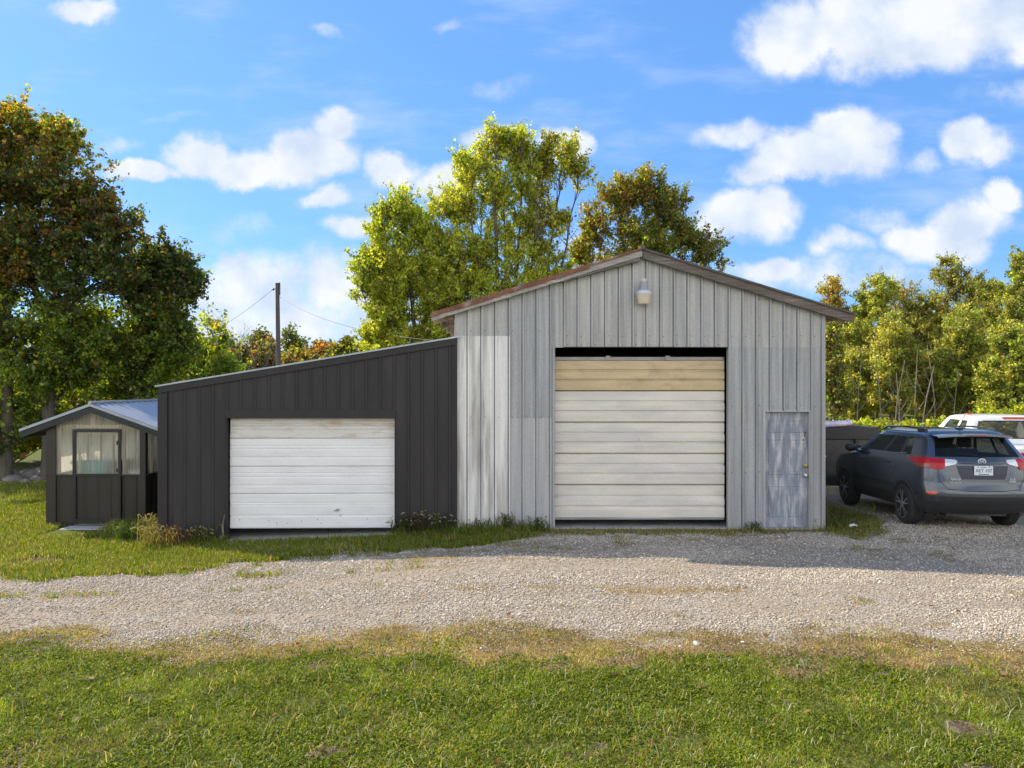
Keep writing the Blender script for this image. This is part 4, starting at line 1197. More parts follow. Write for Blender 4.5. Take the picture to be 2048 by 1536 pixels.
def make_tree(name, label, base, stems, blobs, nclump, nleaf, leaf, palette, seed, cat='tree', group=None, r0=.16, csize=.55,
              bark='bark', flat=.75, shell=.45, twig=1.0, branch_every=1, twigs=6, rise=.45, tubes=True):
    """stems: control points above the base; blobs: (x, y, z, rx, ry, rz, weight, palette weights or None); every clump of leaves hangs on a branch"""
    rg = np.random.default_rng(seed)
    bz0 = gz(base[0], base[1])
    root = empty(name, (base[0], base[1], bz0)); tag(root, label, cat, group)
    B = np.array([base[0], base[1], bz0 - .15])
    paths, radii, SP = [], [], []
    for s_i, st in enumerate(stems):
        P = stem_points(st, 18) + rg.normal(0, .02, (18, 3)) * np.linspace(0, 1, 18)[:, None] * 2
        rr = r0 * (1 if s_i == 0 else .75) * (1 - .88 * np.linspace(0, 1, 18) ** .9)
        if s_i == 0 or st[0][2] < .3: rr[0] *= 1.35
        paths.append(P); radii.append(np.maximum(rr, .012))
        SP.append(np.concatenate([P, rr[:, None]], 1))
    SP = np.concatenate(SP)
    wts = np.array([b_[6] for b_ in blobs], dtype=float); wts /= wts.sum()
    which = rg.choice(len(blobs), nclump, p=wts)
    BL = np.array([b_[:6] for b_ in blobs], dtype=float)[which]
    v = rg.normal(0, 1, (nclump, 3)); v /= np.linalg.norm(v, axis=1, keepdims=True)
    rad = rg.uniform(0, 1, nclump) ** shell
    C = BL[:, :3] + v * rad[:, None] * BL[:, 3:6]
    C[:, 2] = np.maximum(C[:, 2], .25)
    # branches
    for ci in range(0, nclump, branch_every):
        c = C[ci]
        hd = np.linalg.norm(SP[:, :2] - c[:2], axis=1)
        pen = hd + np.abs(SP[:, 2] - (c[2] - .30 - .55 * hd)) * .9 + (SP[:, 2] > c[2]) * 2
        a = SP[np.argmin(pen)]
        d = c - a[:3]; ln = np.linalg.norm(d)
        if ln < .15: continue
        mid = a[:3] + d * .5 + np.array([0, 0, .10 * ln]) + rg.normal(0, .05 * ln, 3)
        P = stem_points([a[:3], mid, c + rg.normal(0, .05, 3)], 6)
        r_s = min(a[3] * .6, (.007 + .0075 * ln)) * twig
        paths.append(P); radii.append(np.linspace(r_s, .005, 6))
    tv, tf = np_tubes(paths, radii)
    np_mesh('trunk', tv + B, [tf], M[bark], root)
    # leaves sit along short twigs that spray up and out from every clump
    ntw = nclump * twigs
    own = np.repeat(np.arange(nclump), twigs)
    td = rg.normal(0, 1, (ntw, 3)); td /= np.linalg.norm(td, axis=1, keepdims=True)
    cen = np.array([BL[:, 0].mean(), 0, BL[:, 2].min()])
    outw = C[own] - cen; outw /= (np.linalg.norm(outw, axis=1, keepdims=True) + 1e-9)
    td = td * np.array([1, 1, .8]) + outw * .55 + np.array([0, 0, rise]); td /= np.linalg.norm(td, axis=1, keepdims=True)
    tl_ = csize * rg.uniform(.7, 2.1, ntw)[:, None]
    T0 = C[own] + rg.normal(0, csize * .38, (ntw, 3)); T1 = T0 + td * tl_
    if tubes:
        tv2, tf2 = np_tubes([np.stack([T0[i], (T0[i] + T1[i]) / 2 + [0, 0, .02], T1[i]]) for i in range(ntw)], [np.array([.007, .005, .002]) * twig] * ntw, 3)
        np_mesh('twigs', tv2 + B, [tf2], M[bark], root)
    cw = np.repeat(rg.uniform(.35, 1.7, nclump), twigs) * rg.uniform(.4, 1.5, ntw); cw /= cw.sum()
    ti = rg.choice(ntw, nleaf, p=cw); li = own[ti]
    p = T0[ti] + (T1 - T0)[ti] * rg.uniform(0, 1.02, nleaf)[:, None] ** .8 + np.clip(rg.normal(0, 1, (nleaf, 3)), -1.7, 1.7) * np.array([1, 1, .8]) * max(leaf * .75, csize * .17)
    p[:, 2] = np.maximum(p[:, 2], .06)
    ax = rg.normal(0, 1, (nleaf, 3)); ax[:, 2] -= .35; ax /= np.linalg.norm(ax, axis=1, keepdims=True)
    nn = rg.normal(0, 1, (nleaf, 3)); nn[:, 2] += .7
    wv = np.cross(ax, nn); wv /= (np.linalg.norm(wv, axis=1, keepdims=True) + 1e-9)
    L_ = leaf * np.clip(np.exp(rg.normal(0, .32, nleaf)), .45, 1.9)[:, None]
    W_ = L_ * rg.uniform(.55, .85, nleaf)[:, None]
    nrm = np.cross(ax, wv)
    V = np.empty((nleaf, 4, 3))
    V[:, 0] = p - ax * L_ * .5; V[:, 1] = p + wv * W_ * .5 + nrm * L_ * .1
    V[:, 2] = p + ax * L_ * .5; V[:, 3] = p - wv * W_ * .5 + nrm * L_ * .1
    pal = np.array([c for c, _ in palette], dtype=float)
    pw = np.array([w_ for _, w_ in palette], dtype=float)
    PW = np.tile(pw, (nclump, 1))
    for bi, b_ in enumerate(blobs):
        if len(b_) > 7 and b_[7] is not None:
            PW[which == bi] = np.array(b_[7], dtype=float)
    PW = PW * rg.uniform(.15, 1.5, PW.shape) ** 1.5
    PW /= PW.sum(1, keepdims=True)
    cum = np.cumsum(PW[li], 1)
    pick = (rg.uniform(0, 1, nleaf)[:, None] > cum).sum(1).clip(0, len(pal) - 1)
    col = pal[pick] * rg.uniform(.7, 1.3, (nleaf, 1)) * rg.uniform(.8, 1.2, nclump)[li][:, None]
    np_mesh('crown', V.reshape(-1, 3) + B, [np.arange(nleaf * 4).reshape(-1, 4)], M['leaf'], root, np.repeat(col, 4, 0))
    return root

DG, MG, LG, YG = (.066, .112, .024), (.155, .24, .034), (.38, .45, .05), (.57, .58, .08)
YE, OR, BR, RD, OL = (.52, .41, .05), (.46, .23, .035), (.22, .135, .05), (.32, .11, .045), (.23, .235, .055)
DB = (.15, .10, .045)

# --- oaks behind the greenhouse
SQ = 68.0; YQ = 22.0
def q(px, py): return ((px - 1024) / SQ, CAM_H - (py - 768) / SQ + .42)   # x world, z above base
oakpal = [(DG, 4), (MG, 3), (BR, 1.0), (OR, .6), (YE, .6), (LG, 1.0), (DB, 1.6)]
def oakblobs(bx0, lst):
    o = []
    for (px, py, rx, rz, w_, pw) in lst:
        X, Z = q(px, py)
        o.append((X - bx0, 0.0, Z, rx / SQ, min(rx / SQ, 2.4), rz / SQ, w_, pw))
    return o
rust_w = [1.5, 1, 2, 2.4, 1.2, .3, 1]; green_w = [3.0, 4, .2, .1, .4, 2.4, .3]; brown_w = [3.4, 2.0, 1.4, .8, .5, .3, 2.4]; gold_w = [1.6, 2.4, .8, 1.4, 2.2, 1.4, .8]; dark_w = [5, 1.6, .5, .1, .05, .1, 1.6]
bx0 = q(98, 0)[0]
make_tree('oak_tree', 'tallest dark oak with browning gold tipped crown rising behind the greenhouse', (bx0, YQ),
          [[(0, 0, 0), (.05, 0, 3), (.15, .1, 5.5), (.3, 0, 8), (.2, 0, 10.8)], [(.1, 0, 4.2), (.9, -.3, 5.8), (1.8, -.2, 7.3)], [(.1, 0, 4.6), (-.7, .3, 6.3), (-1.2, .4, 9)]],
          oakblobs(bx0, [(40, 270, 75, 40, .7, gold_w), (125, 300, 50, 50, .5, gold_w), (80, 390, 110, 75, 1.8, brown_w), (180, 415, 70, 55, 1.2, brown_w), (60, 520, 110, 80, 1.5, None), (175, 530, 90, 80, 1.3, dark_w), (220, 455, 55, 40, .8, brown_w), (230, 540, 60, 50, .6, dark_w), (120, 640, 120, 65, 1.0, green_w), (60, 720, 80, 60, .5, green_w), (20, 350, 60, 60, .6, gold_w), (150, 470, 45, 40, .5, rust_w), (50, 470, 40, 35, .5, rust_w), (120, 760, 70, 45, .7, green_w), (60, 830, 50, 35, .4, green_w), (150, 700, 60, 50, .6, green_w)]),
          420, 76000, .098, oakpal, 101, r0=.21, csize=.36, shell=.6, rise=.15)
bx0 = q(28, 0)[0]
make_tree('oak_tree', 'oak with a straight bare lower trunk at the left edge of the yard', (bx0, YQ - .3),
          [[(0, 0, 0), (.05, 0, 3), (-.1, .1, 5.5), (-.3, 0, 8), (-.4, 0, 10.2)], [(0, 0, 4.5), (-1, -.3, 6.4), (-1.8, -.2, 8)]],
          oakblobs(bx0, [(-30, 290, 80, 45, .9, gold_w), (-20, 420, 110, 100, 1.6, None), (30, 520, 70, 55, 1.0, [1, 1, 1, 3, 2, .5, .8]), (-30, 620, 100, 90, 1.2, green_w), (20, 700, 80, 70, .8, green_w), (-20, 800, 80, 60, .6, green_w), (0, 880, 30, 22, .35, dark_w)]),
          250, 42000, .098, oakpal, 102, r0=.20, csize=.34, shell=.6, rise=.15)
bx0 = q(225, 0)[0]
make_tree('oak_tree', 'dark broad oak with drooping right side standing left of the utility pole', (bx0, YQ + 1.4),
          [[(0, 0, 0), (.05, 0, 2.6), (.2, .1, 4.6), (.5, 0, 6.6), (.9, 0, 8.0)], [(.1, 0, 3.6), (.9, -.3, 5.0), (1.9, -.2, 6.2)], [(.1, 0, 3.2), (-.9, .2, 4.8), (-1.2, .3, 6.2)]],
          oakblobs(bx0, [(285, 515, 36, 36, .8, dark_w), (325, 560, 26, 40, .8, dark_w), (240, 560, 60, 70, 1.3, dark_w), (275, 640, 55, 55, 1.3, [3, 3, 1, .3, .4, 1, 1]), (210, 680, 100, 70, 1.2, green_w), (270, 715, 65, 55, 1.2, green_w), (320, 690, 30, 45, .7, green_w), (200, 770, 100, 45, .9, green_w)]),
          330, 56000, .098, oakpal, 103, r0=.19, csize=.33, shell=.55, rise=.1)
# brighter understorey beyond the oaks
for i, (px, Y, z, rx, rz, n, pw, lab) in enumerate([
    (420, 30, 3.6, 1.1, 2.3, 9000, [.5, 2, 0, .1, .8, 4, 0], 'bright green sapling just right of the dark broad oak'),
    (20, 27, 2.3, 2.4, 1.9, 16000, [.2, 1.0, 0, .2, 2, 5, 0], 'sunlit yellow green bush beyond the leftmost oak trunk'),
    (150, 29, 3.2, 2.6, 2.6, 20000, [.3, 1.2, 0, .1, 1.8, 5, 0], 'sunlit green thicket between the oak trunks behind the greenhouse roof'),
    (300, 31, 3.2, 2.4, 2.3, 18000, [.3, 1.2, 0, .1, 1.8, 5, 0], 'light green bush below the dark broad oak'),
    (-50, 25, 3.0, 1.6, 2.4, 6000, [2, 3, 0, .3, .5, 2, 1], 'green bush cut by the left edge of the picture')]):
    X = (px - 1024) / F * Y
    make_tree('shrub', lab, (X, Y), [[(0, 0, 0), (.1, 0, z * .6), (0, 0, z * 1.2)], [(0, 0, .2), (.5, .1, z * .7), (.8, 0, z)]],
              [(0, 0, z, rx, 1.0, rz, 1, pw), (rx * .4, 0, z * .7, rx * .8, .8, rz * .7, .6, pw)], 70, n, .15, oakpal, 120 + i, 'shrub', r0=.07, csize=.34)

# --- maples behind the barn
SM = 54.0; YM = F / SM
def mq(px, py): return ((px - 1024) / SM, CAM_H - (py - 768) / SM)
mpal = [(LG, 2.5), (YG, 3), (MG, 1.3), (YE, .8), (OL, 1), (BR, .5), (OR, .25)]
def mblobs(b0, lst):
    return [(mq(px, py)[0] - b0, 0, mq(px, py)[1], rx / SM, min(rx / SM, 1.6), rz / SM, w_, pw) for (px, py, rx, rz, w_, pw) in lst]
def fan(b0, tips, zb=.1):
    out = []
    for (px, py, bend) in tips:
        X, Z = mq(px, py); X -= b0
        out.append([(.1 * X, rng_r.uniform(-.2, .2), 0), (X * .35 + bend, rng_r.uniform(-.4, .4), Z * .4), (X * .75 + bend * .5, rng_r.uniform(-.6, .6), Z * .75), (X, rng_r.uniform(-.8, .8), Z)])
    return out
gw = [4, 3.0, .9, .1, .2, .02, 0]; yw = [3, 4.4, .6, .5, .4, .10, .02]; sp_w = [1.6, 2.2, .6, .5, 1.4, .9, .25]
b0 = mq(880, 0)[0]
make_tree('maple_tree', 'leaning bright green maple spreading left behind the barn eave', (b0, YM + .5),
          fan(b0, [(800, 390, -.3), (750, 480, -.5), (845, 400, -.1), (720, 560, -.5), (870, 470, 0), (770, 600, -.3), (900, 560, 0), (740, 640, -.3)]),
          mblobs(b0, [(800, 400, 28, 38, .7, gw), (770, 440, 45, 50, 1.3, gw), (745, 510, 38, 50, 1.0, gw), (835, 450, 50, 60, 1.4, gw), (800, 540, 75, 60, 2.0, yw), (735, 560, 35, 40, .7, gw), (770, 630, 55, 45, 1.3, yw), (850, 570, 60, 70, 1.6, yw), (800, 680, 60, 40, 1.0, yw), (880, 500, 45, 55, 1.3, yw), (890, 590, 50, 60, 1.4, yw), (780, 700, 70, 40, 1.1, yw), (740, 660, 35, 35, .6, yw), (870, 660, 60, 45, 1.0, yw), (710, 520, 14, 18, .12, gw)]),
          520, 86000, .088, mpal, 201, r0=.15, csize=.30, rise=.8, shell=.6, twig=1.0)
b0 = mq(1010, 0)[0]
make_tree('maple_tree', 'tallest yellow green maple with many upright stems behind the barn roof', (b0, YM),
          fan(b0, [(990, 250, -.1), (935, 320, -.2), (1045, 270, .1), (1090, 270, .2), (1130, 300, .3), (905, 380, -.3), (1160, 330, .4), (1010, 350, 0), (1070, 380, .1), (960, 400, -.1)]),
          mblobs(b0, [(990, 285, 35, 42, .8, yw), (945, 340, 45, 50, 1.3, yw), (1045, 300, 40, 45, .9, yw), (915, 410, 50, 55, 1.5, yw), (990, 390, 55, 70, 1.5, yw), (1055, 390, 45, 70, .7, yw), (1095, 320, 55, 60, 1.1, sp_w), (1145, 335, 38, 65, .75, sp_w), (1110, 440, 40, 80, .65, sp_w), (1065, 460, 40, 80, .6, sp_w), (950, 500, 60, 60, 1.7, yw), (1040, 500, 50, 60, .6, yw), (890, 560, 45, 60, 1.0, yw), (990, 600, 90, 55, 2.2, yw), (930, 580, 60, 70, 1.6, yw), (1000, 510, 50, 60, 1.0, yw), (1100, 560, 55, 55, 1.2, yw), (1050, 600, 60, 50, 1.2, yw)]),
          620, 84000, .088, mpal, 202, r0=.13, csize=.30, rise=1.0, shell=.65, twig=1.15)
b0 = mq(1290, 0)[0]
make_tree('maple_tree', 'olive brown tree with a thin sparse right side above the barn ridge', (b0, YM + 2.0),
          fan(b0, [(1310, 330, 0), (1260, 360, -.2), (1350, 350, .2), (1205, 400, -.4), (1400, 450, .4), (1440, 480, .5), (1180, 470, -.3)]),
          mblobs(b0, [(1310, 350, 48, 45, 1.2, [.8, .7, 1.3, .4, 3, 2, .8]), (1250, 375, 48, 50, 1.1, [.8, .8, 1, .5, 3, 2, .9]), (1360, 390, 45, 50, 1.1, [.6, .5, 1.6, .2, 3, 1.8, .4]), (1200, 425, 42, 60, .9, [1, 1, 1, .5, 2, 2, 1]), (1310, 460, 75, 60, 2.2, [.6, .6, 2, .3, 3, 1.4, .3]), (1175, 490, 30, 45, .45, [1, 1.4, .6, .6, 1.5, 1.6, 1]), (1395, 455, 32, 50, .8, [.5, .5, 1.5, .1, 3, 1.6, .3]), (1440, 490, 50, 48, .7, [.4, .5, 1.5, .1, 3, 1.6, .3]), (1240, 520, 90, 45, 1.3, [.8, 1, 1.4, .4, 3, 1.5, .8])]),
          430, 56000, .088, mpal, 203, r0=.14, csize=.28, rise=.8, shell=.6)

# --- woods on the right
wpal = [((.35, .42, .08), 2), ((.52, .53, .13), 2.4), ((.18, .25, .05), 1.6), ((.62, .54, .18), .8), ((.31, .29, .10), 1.4), ((.28, .18, .07), .6), (OR, .2)]
def wood_tree(lab, px, Y, top, width, n, pw, seed, bottom=835, lean_=0.0, cs=.42, leaf=.095, bark='bark', nst=2, ncl=150):
    s = F / Y; X = (px - 1024) / s; gzz = gz(X, Y)
    zt = CAM_H - (top - 768) / s - gzz; w_ = width / s
    rr = random.Random(seed)
    st = [[(0, 0, 0), (rr.uniform(-.2, .2), 0, zt * .35), (lean_ * .5 + rr.uniform(-.3, .3), rr.uniform(-.3, .3), zt * .68), (lean_, 0, zt * .96)]]
    for k in range(nst):
        a = rr.uniform(-1, 1) * w_ * .7
        st.append([(.15 * k, 0, 0), (a * .4, rr.uniform(-.4, .4), zt * .4), (a, rr.uniform(-.6, .6), zt * rr.uniform(.65, .85))])
    bl = [(lean_, 0, zt * .84, w_ * .62, w_ * .6, zt * .16, 1.0, pw), (0, 0, zt * .60, w_, w_ * .8, zt * .22, 1.7, pw), (rr.uniform(-.4, .4), 0, zt * .36, w_ * .95, w_ * .8, zt * .16, 1.0, pw)]
    make_tree('woodland_tree', lab, (X, Y), st, bl, ncl, int(n * 2.1), leaf, wpal, seed, 'tree', 'trees of the wood right of the barn', r0=.11, csize=cs * .72, bark=bark, shell=.6, twig=1.0, rise=.5)
wy_, wg_, wd_, wb_ = [2, 3.4, .8, 1.4, .8, .3, .2], [3, 2, 2.6, .2, .8, .1, 0], [.6, .4, 2.6, .1, 3, 1, .1], [.8, 1, .6, .8, 2.4, 2.2, 1.2]
W = [
    ('orange tinted tree at the wood edge closest to the barn eave', 1665, 38, 548, 38, 9000, [.8, 1.4, .3, 1.4, 1, 1.2, 2], 0, .34, 'bark'),
    ('round yellow green tree beside the barn, second in the wood', 1745, 37, 545, 58, 16000, [2.6, 3.6, .6, 1.0, .6, .1, .1], .3, .36, 'bark'),
    ('thin grey twigged tree with few leaves in the wood', 1800, 41, 560, 46, 6000, wb_, .2, .36, 'pale_bark'),
    ('tall airy tree with the highest sparse tip in the wood', 1895, 40, 508, 52, 9000, [1, .8, 1.2, .2, 2.6, 1.6, .4], .2, .40, 'bark'),
    ('olive tree right of the airy tall tree in the wood', 1850, 36, 590, 60, 15000, [1.6, 1.6, 1, .6, 2.4, 1, .5], 0, .40, 'pale_bark'),
    ('brown green tree under the gap in the wood', 1950, 39, 545, 48, 12000, wd_, 0, .4, 'bark'),
    ('dark bushy tree left of the tall edge tree', 1990, 36, 555, 50, 15000, [1.4, .8, 2.4, .2, 3, .8, .1], 0, .4, 'bark'),
    ('vine covered tall tree at the right edge of the picture', 2062, 33, 478, 60, 24000, [1.6, 1.8, 3, .4, 1.6, .2, .1], .1, .42, 'bark'),
    ('bright yellow green small tree low in front of the wood', 1712, 33, 690, 44, 10000, wy_, 0, .36, 'pale_bark'),
    ('pale yellow small tree near the middle of the wood edge', 1790, 32, 630, 50, 12000, [2.2, 3.4, .5, 1.5, .8, .5, .2], 0, .38, 'pale_bark'),
    ('straw coloured young tree with pale stems in the wood edge', 1858, 32.5, 700, 46, 9000, [1.4, 2.4, .5, 1.2, 1.6, 1.2, .5], 0, .36, 'pale_bark'),
    ('green young tree above the white pickup roof', 1925, 31, 615, 50, 14000, [2.4, 2.8, 1.6, .6, 1, .3, .2], 0, .38, 'bark'),
    ('broad low green tree at the right frame edge above the pickup', 2025, 29, 645, 60, 17000, [2.4, 2.6, 2.2, .5, .8, .2, .2], 0, .38, 'bark'),
    ('shaded dark slim tree tight behind the barn corner', 1662, 31, 640, 24, 7000, wd_, 0, .32, 'bark'),
]
for i, (lab, px, Y, top, wd, n, pw, ln_, cs, bk_) in enumerate(W):
    wood_tree(lab, px, Y, top, wd, n, pw, 300 + i, lean_=ln_, cs=cs, bark=bk_)
# bare pale stems in the wood edge
for i, (px, Y, top, ln_) in enumerate([(1712, 30.6, 700, .3), (1762, 30.3, 690, -.2), (1788, 30.8, 720, .5), (1800, 30.2, 745, -.1), (1828, 30.5, 700, .2), (1842, 30.0, 730, .6), (1872, 30.4, 690, -.3), (1905, 30.1, 740, .3)]):
    s = F / Y; X = (px - 1024) / s; z0 = gz(X, Y); zt = CAM_H - (top - 768) / s - z0
    lab = ['slim pale stem leaning right at the left of the brush', 'pale sapling stem, second from the barn in the brush', 'pale stem slanting strongly to the right in the brush', 'short pale stem, middle of the wood edge', 'straight pale stem above the car roof rail', 'pale forked stem slanting right above the car roof', 'pale stem leaning left just left of the pickup', 'short pale stem behind the pickup cab'][i]
    root = empty('bare_sapling', (X, Y, z0)); tag(root, lab, 'sapling', 'bare pale saplings at the wood edge')
    P = stem_points([(X, Y, z0 - .1), (X + ln_ * .3, Y, z0 + zt * .5), (X + ln_, Y + .1, z0 + zt)], 10)
    P2 = stem_points([P[5], P[5] + np.array([-.25, .05, .45]), P[5] + np.array([-.35, .1, .95])], 6)
    P3 = stem_points([P[3], P[3] + np.array([.3, -.05, .4]), P[3] + np.array([.55, .1, .8])], 6)
    tv, tf = np_tubes([P], [np.linspace(.034, .012, 10)], 6); np_mesh('trunk', tv, [tf], M['pale_bark'], root)
    tv, tf = np_tubes([P2, P3], [np.linspace(.018, .006, 6)] * 2, 5); np_mesh('branch', tv, [tf], M['pale_bark'], root)
# brush at its foot
BW = [(1665, 27.5, .9, 60), (1700, 27, 1.0, 60), (1740, 27.8, .95, 70), (1785, 27.2, 1.05, 70), (1830, 28, 1.0, 70), (1870, 27.5, .9, 60), (1915, 28, 1.0, 80), (1965, 27.5, 1.25, 80), (2015, 27, 1.5, 80), (2060, 26.5, 1.6, 80)]
blab = ['low sunlit bush touching the barn corner', 'low green bush above the rolled tarp', 'yellowish low bush behind the black trailer', 'low green bush left of the car roof', 'low bush with yellow tips above the car roof', 'small green bush above the car roof rack', 'low green bush behind the pickup windshield', 'bushy green growth above the pickup roof', 'higher green bush behind the pickup rear window', 'tall bush at the right frame edge']
for i, (px, Y, h, wd) in enumerate(BW):
    s = F / Y; X = (px - 1024) / s
    make_tree('bush', blab[i], (X, Y), [[(0, 0, 0), (.1, 0, h * .5), (.1, 0, h)], [(0, 0, 0), (-.4, 0, h * .5), (-.5, 0, h * .8)]],
              [(0, 0, h * .55, wd / s * .7, .7, h * .5, 1, None)], 50, 6500, .11, [(LG, 2.2), (YG, 2.2), (MG, 2), (YE, .6), (OL, .8), (BR, .5), (OR, .2)], 400 + i, 'bush', 'bushes at the foot of the wood', r0=.03, csize=.2)
# shaded second row keeps the wood from being see-through at its foot
for i, (px, Y, h, wd, lab) in enumerate([(1680, 44, 6.0, 90, 'dim tree deep in the wood near the barn'), (1790, 46, 5.6, 110, 'dim tree deep in the wood behind the pale saplings'), (1890, 45, 6.5, 110, 'dim tree deep in the wood left of the pickup'), (1990, 46, 7.0, 110, 'dim tree deep in the wood above the pickup'), (2080, 42, 7.0, 100, 'dim tree deep in the wood past the right edge')]):
    s = F / Y; X = (px - 1024) / s
    make_tree('woodland_tree', lab, (X, Y), [[(0, 0, 0), (.1, 0, h * .5), (0, 0, h)]], [(0, 0, h * .28, wd / s, 1.2, h * .24, 1.6, None), (0, 0, h * .65, wd / s * .8, 1.2, h * .3, 1, None)],
              120, 15000, .19, [(DG, 2), (MG, 2), (OL, 2), (LG, 1), (YG, .8)], 450 + i, 'tree', 'trees of the wood right of the barn', r0=.1, csize=.42, tubes=False)

# --- far trees between the oaks and the maples
far = [(462, 62, 690, 26, [1, 1, .5, .6, 1, 1, 2], 'orange tan far tree right of the bright green sapling'), (475, 70, 672, 34, wg_, 'dark green far tree left of the bare tree'), (535, 66, 680, 36, [1, 1.6, .5, 1, 1, 1, 1], 'tan green far tree behind the bare tree'), (520, 72, 657, 30, [1.5, 1, 2.5, 0, 1.5, .2, 0], 'green far tree beside the utility pole, on its left'),
       (590, 72, 655, 34, [1.5, 1, 3, 0, 1.5, .2, 0], 'dark green far tree just right of the utility pole'), (600, 62, 695, 40, [1, 2, .6, 1, 1, 1, 1], 'yellow tan far tree low beside the pole'), (632, 66, 680, 26, [.3, .6, .3, .6, 1, 1.5, 3], 'orange far tree right of the dark green one'), (648, 64, 684, 16, [0, 0, .3, .2, .6, 2, 1.2], 'dark red far tree in the gap'),
       (690, 60, 668, 34, [1.6, 3, .8, 1.2, .6, .2, .3], 'round yellow green far tree left of the maple'), (735, 62, 672, 28, [.6, 1, .4, .8, 1, 2, 2], 'reddish brown far tree under the maple'), (770, 64, 690, 40, [1, 2, 1, 1, 1, .5, 1], 'yellowish far tree lowest under the maple'), (440, 66, 690, 26, wg_, 'green far tree touching the bright sapling'), (400, 62, 680, 30, wg_, 'green far tree behind the dark oak edge')]
farpal = [((.15, .20, .035), 2), ((.24, .26, .05), 2.4), ((.07, .10, .03), 1.6), ((.38, .30, .06), .8), ((.15, .15, .045), 1.4), (RD, .6), ((.34, .18, .05), .35)]
for i, (px, Y, top, wd, pw, lab) in enumerate(far):
    s = F / Y; X = (px - 1024) / s; zt = CAM_H - (top - 768) / s - gz(X, Y); w_ = wd / s
    make_tree('far_tree', lab, (X, Y), [[(0, 0, 0), (.1, 0, zt * .5), (0, 0, zt * .9)]], [(0, 0, zt * .72, w_ * .8, w_ * .7, zt * .26, 1.2, pw), (0, 0, zt * .45, w_, w_ * .8, zt * .25, 1, pw)],
              70, 6500, .26, farpal, 500 + i, 'tree', 'far trees beyond the lean-to roof', r0=.16, csize=.45, tubes=False)
# bare tree
Yb_ = 52; s = F / Yb_; X = (500 - 1024) / s; z0 = gz(X, Yb_)
root = empty('bare_tree', (X, Yb_, z0)); tag(root, 'leafless twiggy tree left of the utility pole', 'tree')
rb = random.Random(12); paths, radii = [], []
def grow(p, d, ln, r, depth):
    e = p + d * ln; md = p + d * ln * .5 + np.array([rb.gauss(0, .05) * ln, rb.gauss(0, .05) * ln, 0])
    P = stem_points([p, md, e], 6); paths.append(P); radii.append(np.linspace(r, r * .6, 6))
    if depth == 0: return
    for k in range(3 if depth > 1 else 4):
        t = rb.uniform(.35, 1.0) if k else 1.0
        q_ = P[int(t * 5)]
        nd = d + np.array([rb.gauss(0, .42), rb.gauss(0, .3), abs(rb.gauss(.12, .2))]); nd /= np.linalg.norm(nd)
        grow(q_, nd, ln * rb.uniform(.55, .8), r * .58, depth - 1)
base_ = np.array([X, Yb_, z0 - .1])
for (dx, dz, ln) in ((-.12, 1, 2.7), (.22, 1, 2.3), (-.55, .8, 2.6)):
    d = np.array([dx, .05, dz]); d /= np.linalg.norm(d)
    grow(base_, d, ln * 1.2, .085, 5)
tv, tf = np_tubes(paths, radii, 5); np_mesh('trunk', tv, [tf], M['bark'], root)

# --- utility pole
Yp = 46.0; s = F / Yp; X = (556 - 1024) / s; z0 = gz(X, Yp); zt = CAM_H + (768 - 566) / s
pole = empty('utility_pole', (X, Yp, z0)); tag(pole, 'dark wooden utility pole with two sagging wires behind the lean-to roof', 'utility pole')
w = MB(); w.tube([(X + .05, Yp, z0 - .3), (X + .02, Yp, 4), (X - .04, Yp, zt)], [.17, .145, .12], 12); w.build('pole', M['pole'], pole, True)
w = MB(); w.tube([(X + .12, Yp - .05, zt - .75), (X + .12, Yp - .05, zt + .02)], .04, 6); w.build('bracket', M['pole'], pole)
w = MB(); w.lathe((X - .26, Yp - .05, zt - .40), [(.05, -.06), (.07, 0), (.05, .06)], 8); w.tube([(X - .3, Yp - .05, zt - .36), (X - .05, Yp - .05, zt - .36)], .02, 5); w.build('insulator', M['black_steel'], pole)
def wire(a, b_, sag, r=.011):
    a, b_ = Vector(a), Vector(b_); pts = []
    for k in range(25):
        t = k / 24; p_ = a.lerp(b_, t); p_.z -= sag * 4 * t * (1 - t); pts.append(p_)
    w = MB(); w.tube(pts, r, 5); w.build('wire', M['black_steel'], pole)
wire((X + .12, Yp - .05, zt - .85), (-1.25, 21.0, 3.72), .55, .012)
wire((X - .3, Yp - .05, zt - .40), (-26.5, 58, 5.2), .5, .012)

# --- field stones under the oaks
rs = random.Random(5)
stl = ['large dark field stone left of the leftmost oak trunk', 'flat dark stone against the leftmost oak trunk', 'brownish low stone in front of the oak trunk', 'round dark stone between the two oak trunks', 'grey block of stone between the oak trunks', 'small pale stone between the oak trunks', 'long dark stone right of centre between the trunks', 'stone just left of the greenhouse corner', 'dark stone at the left edge of the yard']
for i, (px, dy, sz) in enumerate([(8, 0, .42), (25, -.5, .26), (52, -.7, .16), (58, .4, .34), (68, .2, .36), (76, -.3, .22), (84, .5, .40), (90, .1, .30), (-14, .2, .4)]):
    Y = 22.2 + dy; X = (px - 1024) / F * Y; w = MB(); rows = []
    for a in range(7):
        th = math.pi * a / 6; rows.append([])
        for j in range(10):
            ph_ = 6.283 * j / 10; r_ = sz * (1 + rs.uniform(-.16, .16))
            rows[-1].append((X + r_ * 1.2 * math.sin(th) * math.cos(ph_), Y + r_ * math.sin(th) * math.sin(ph_), gz(X, Y) + .1 * sz + r_ * .72 * math.cos(th)))
    w.grid(rows, 0, True)
    tag(w.build('field_stone', M['stone'], None, True, 50), stl[i], 'stone', 'field stones under the oaks')

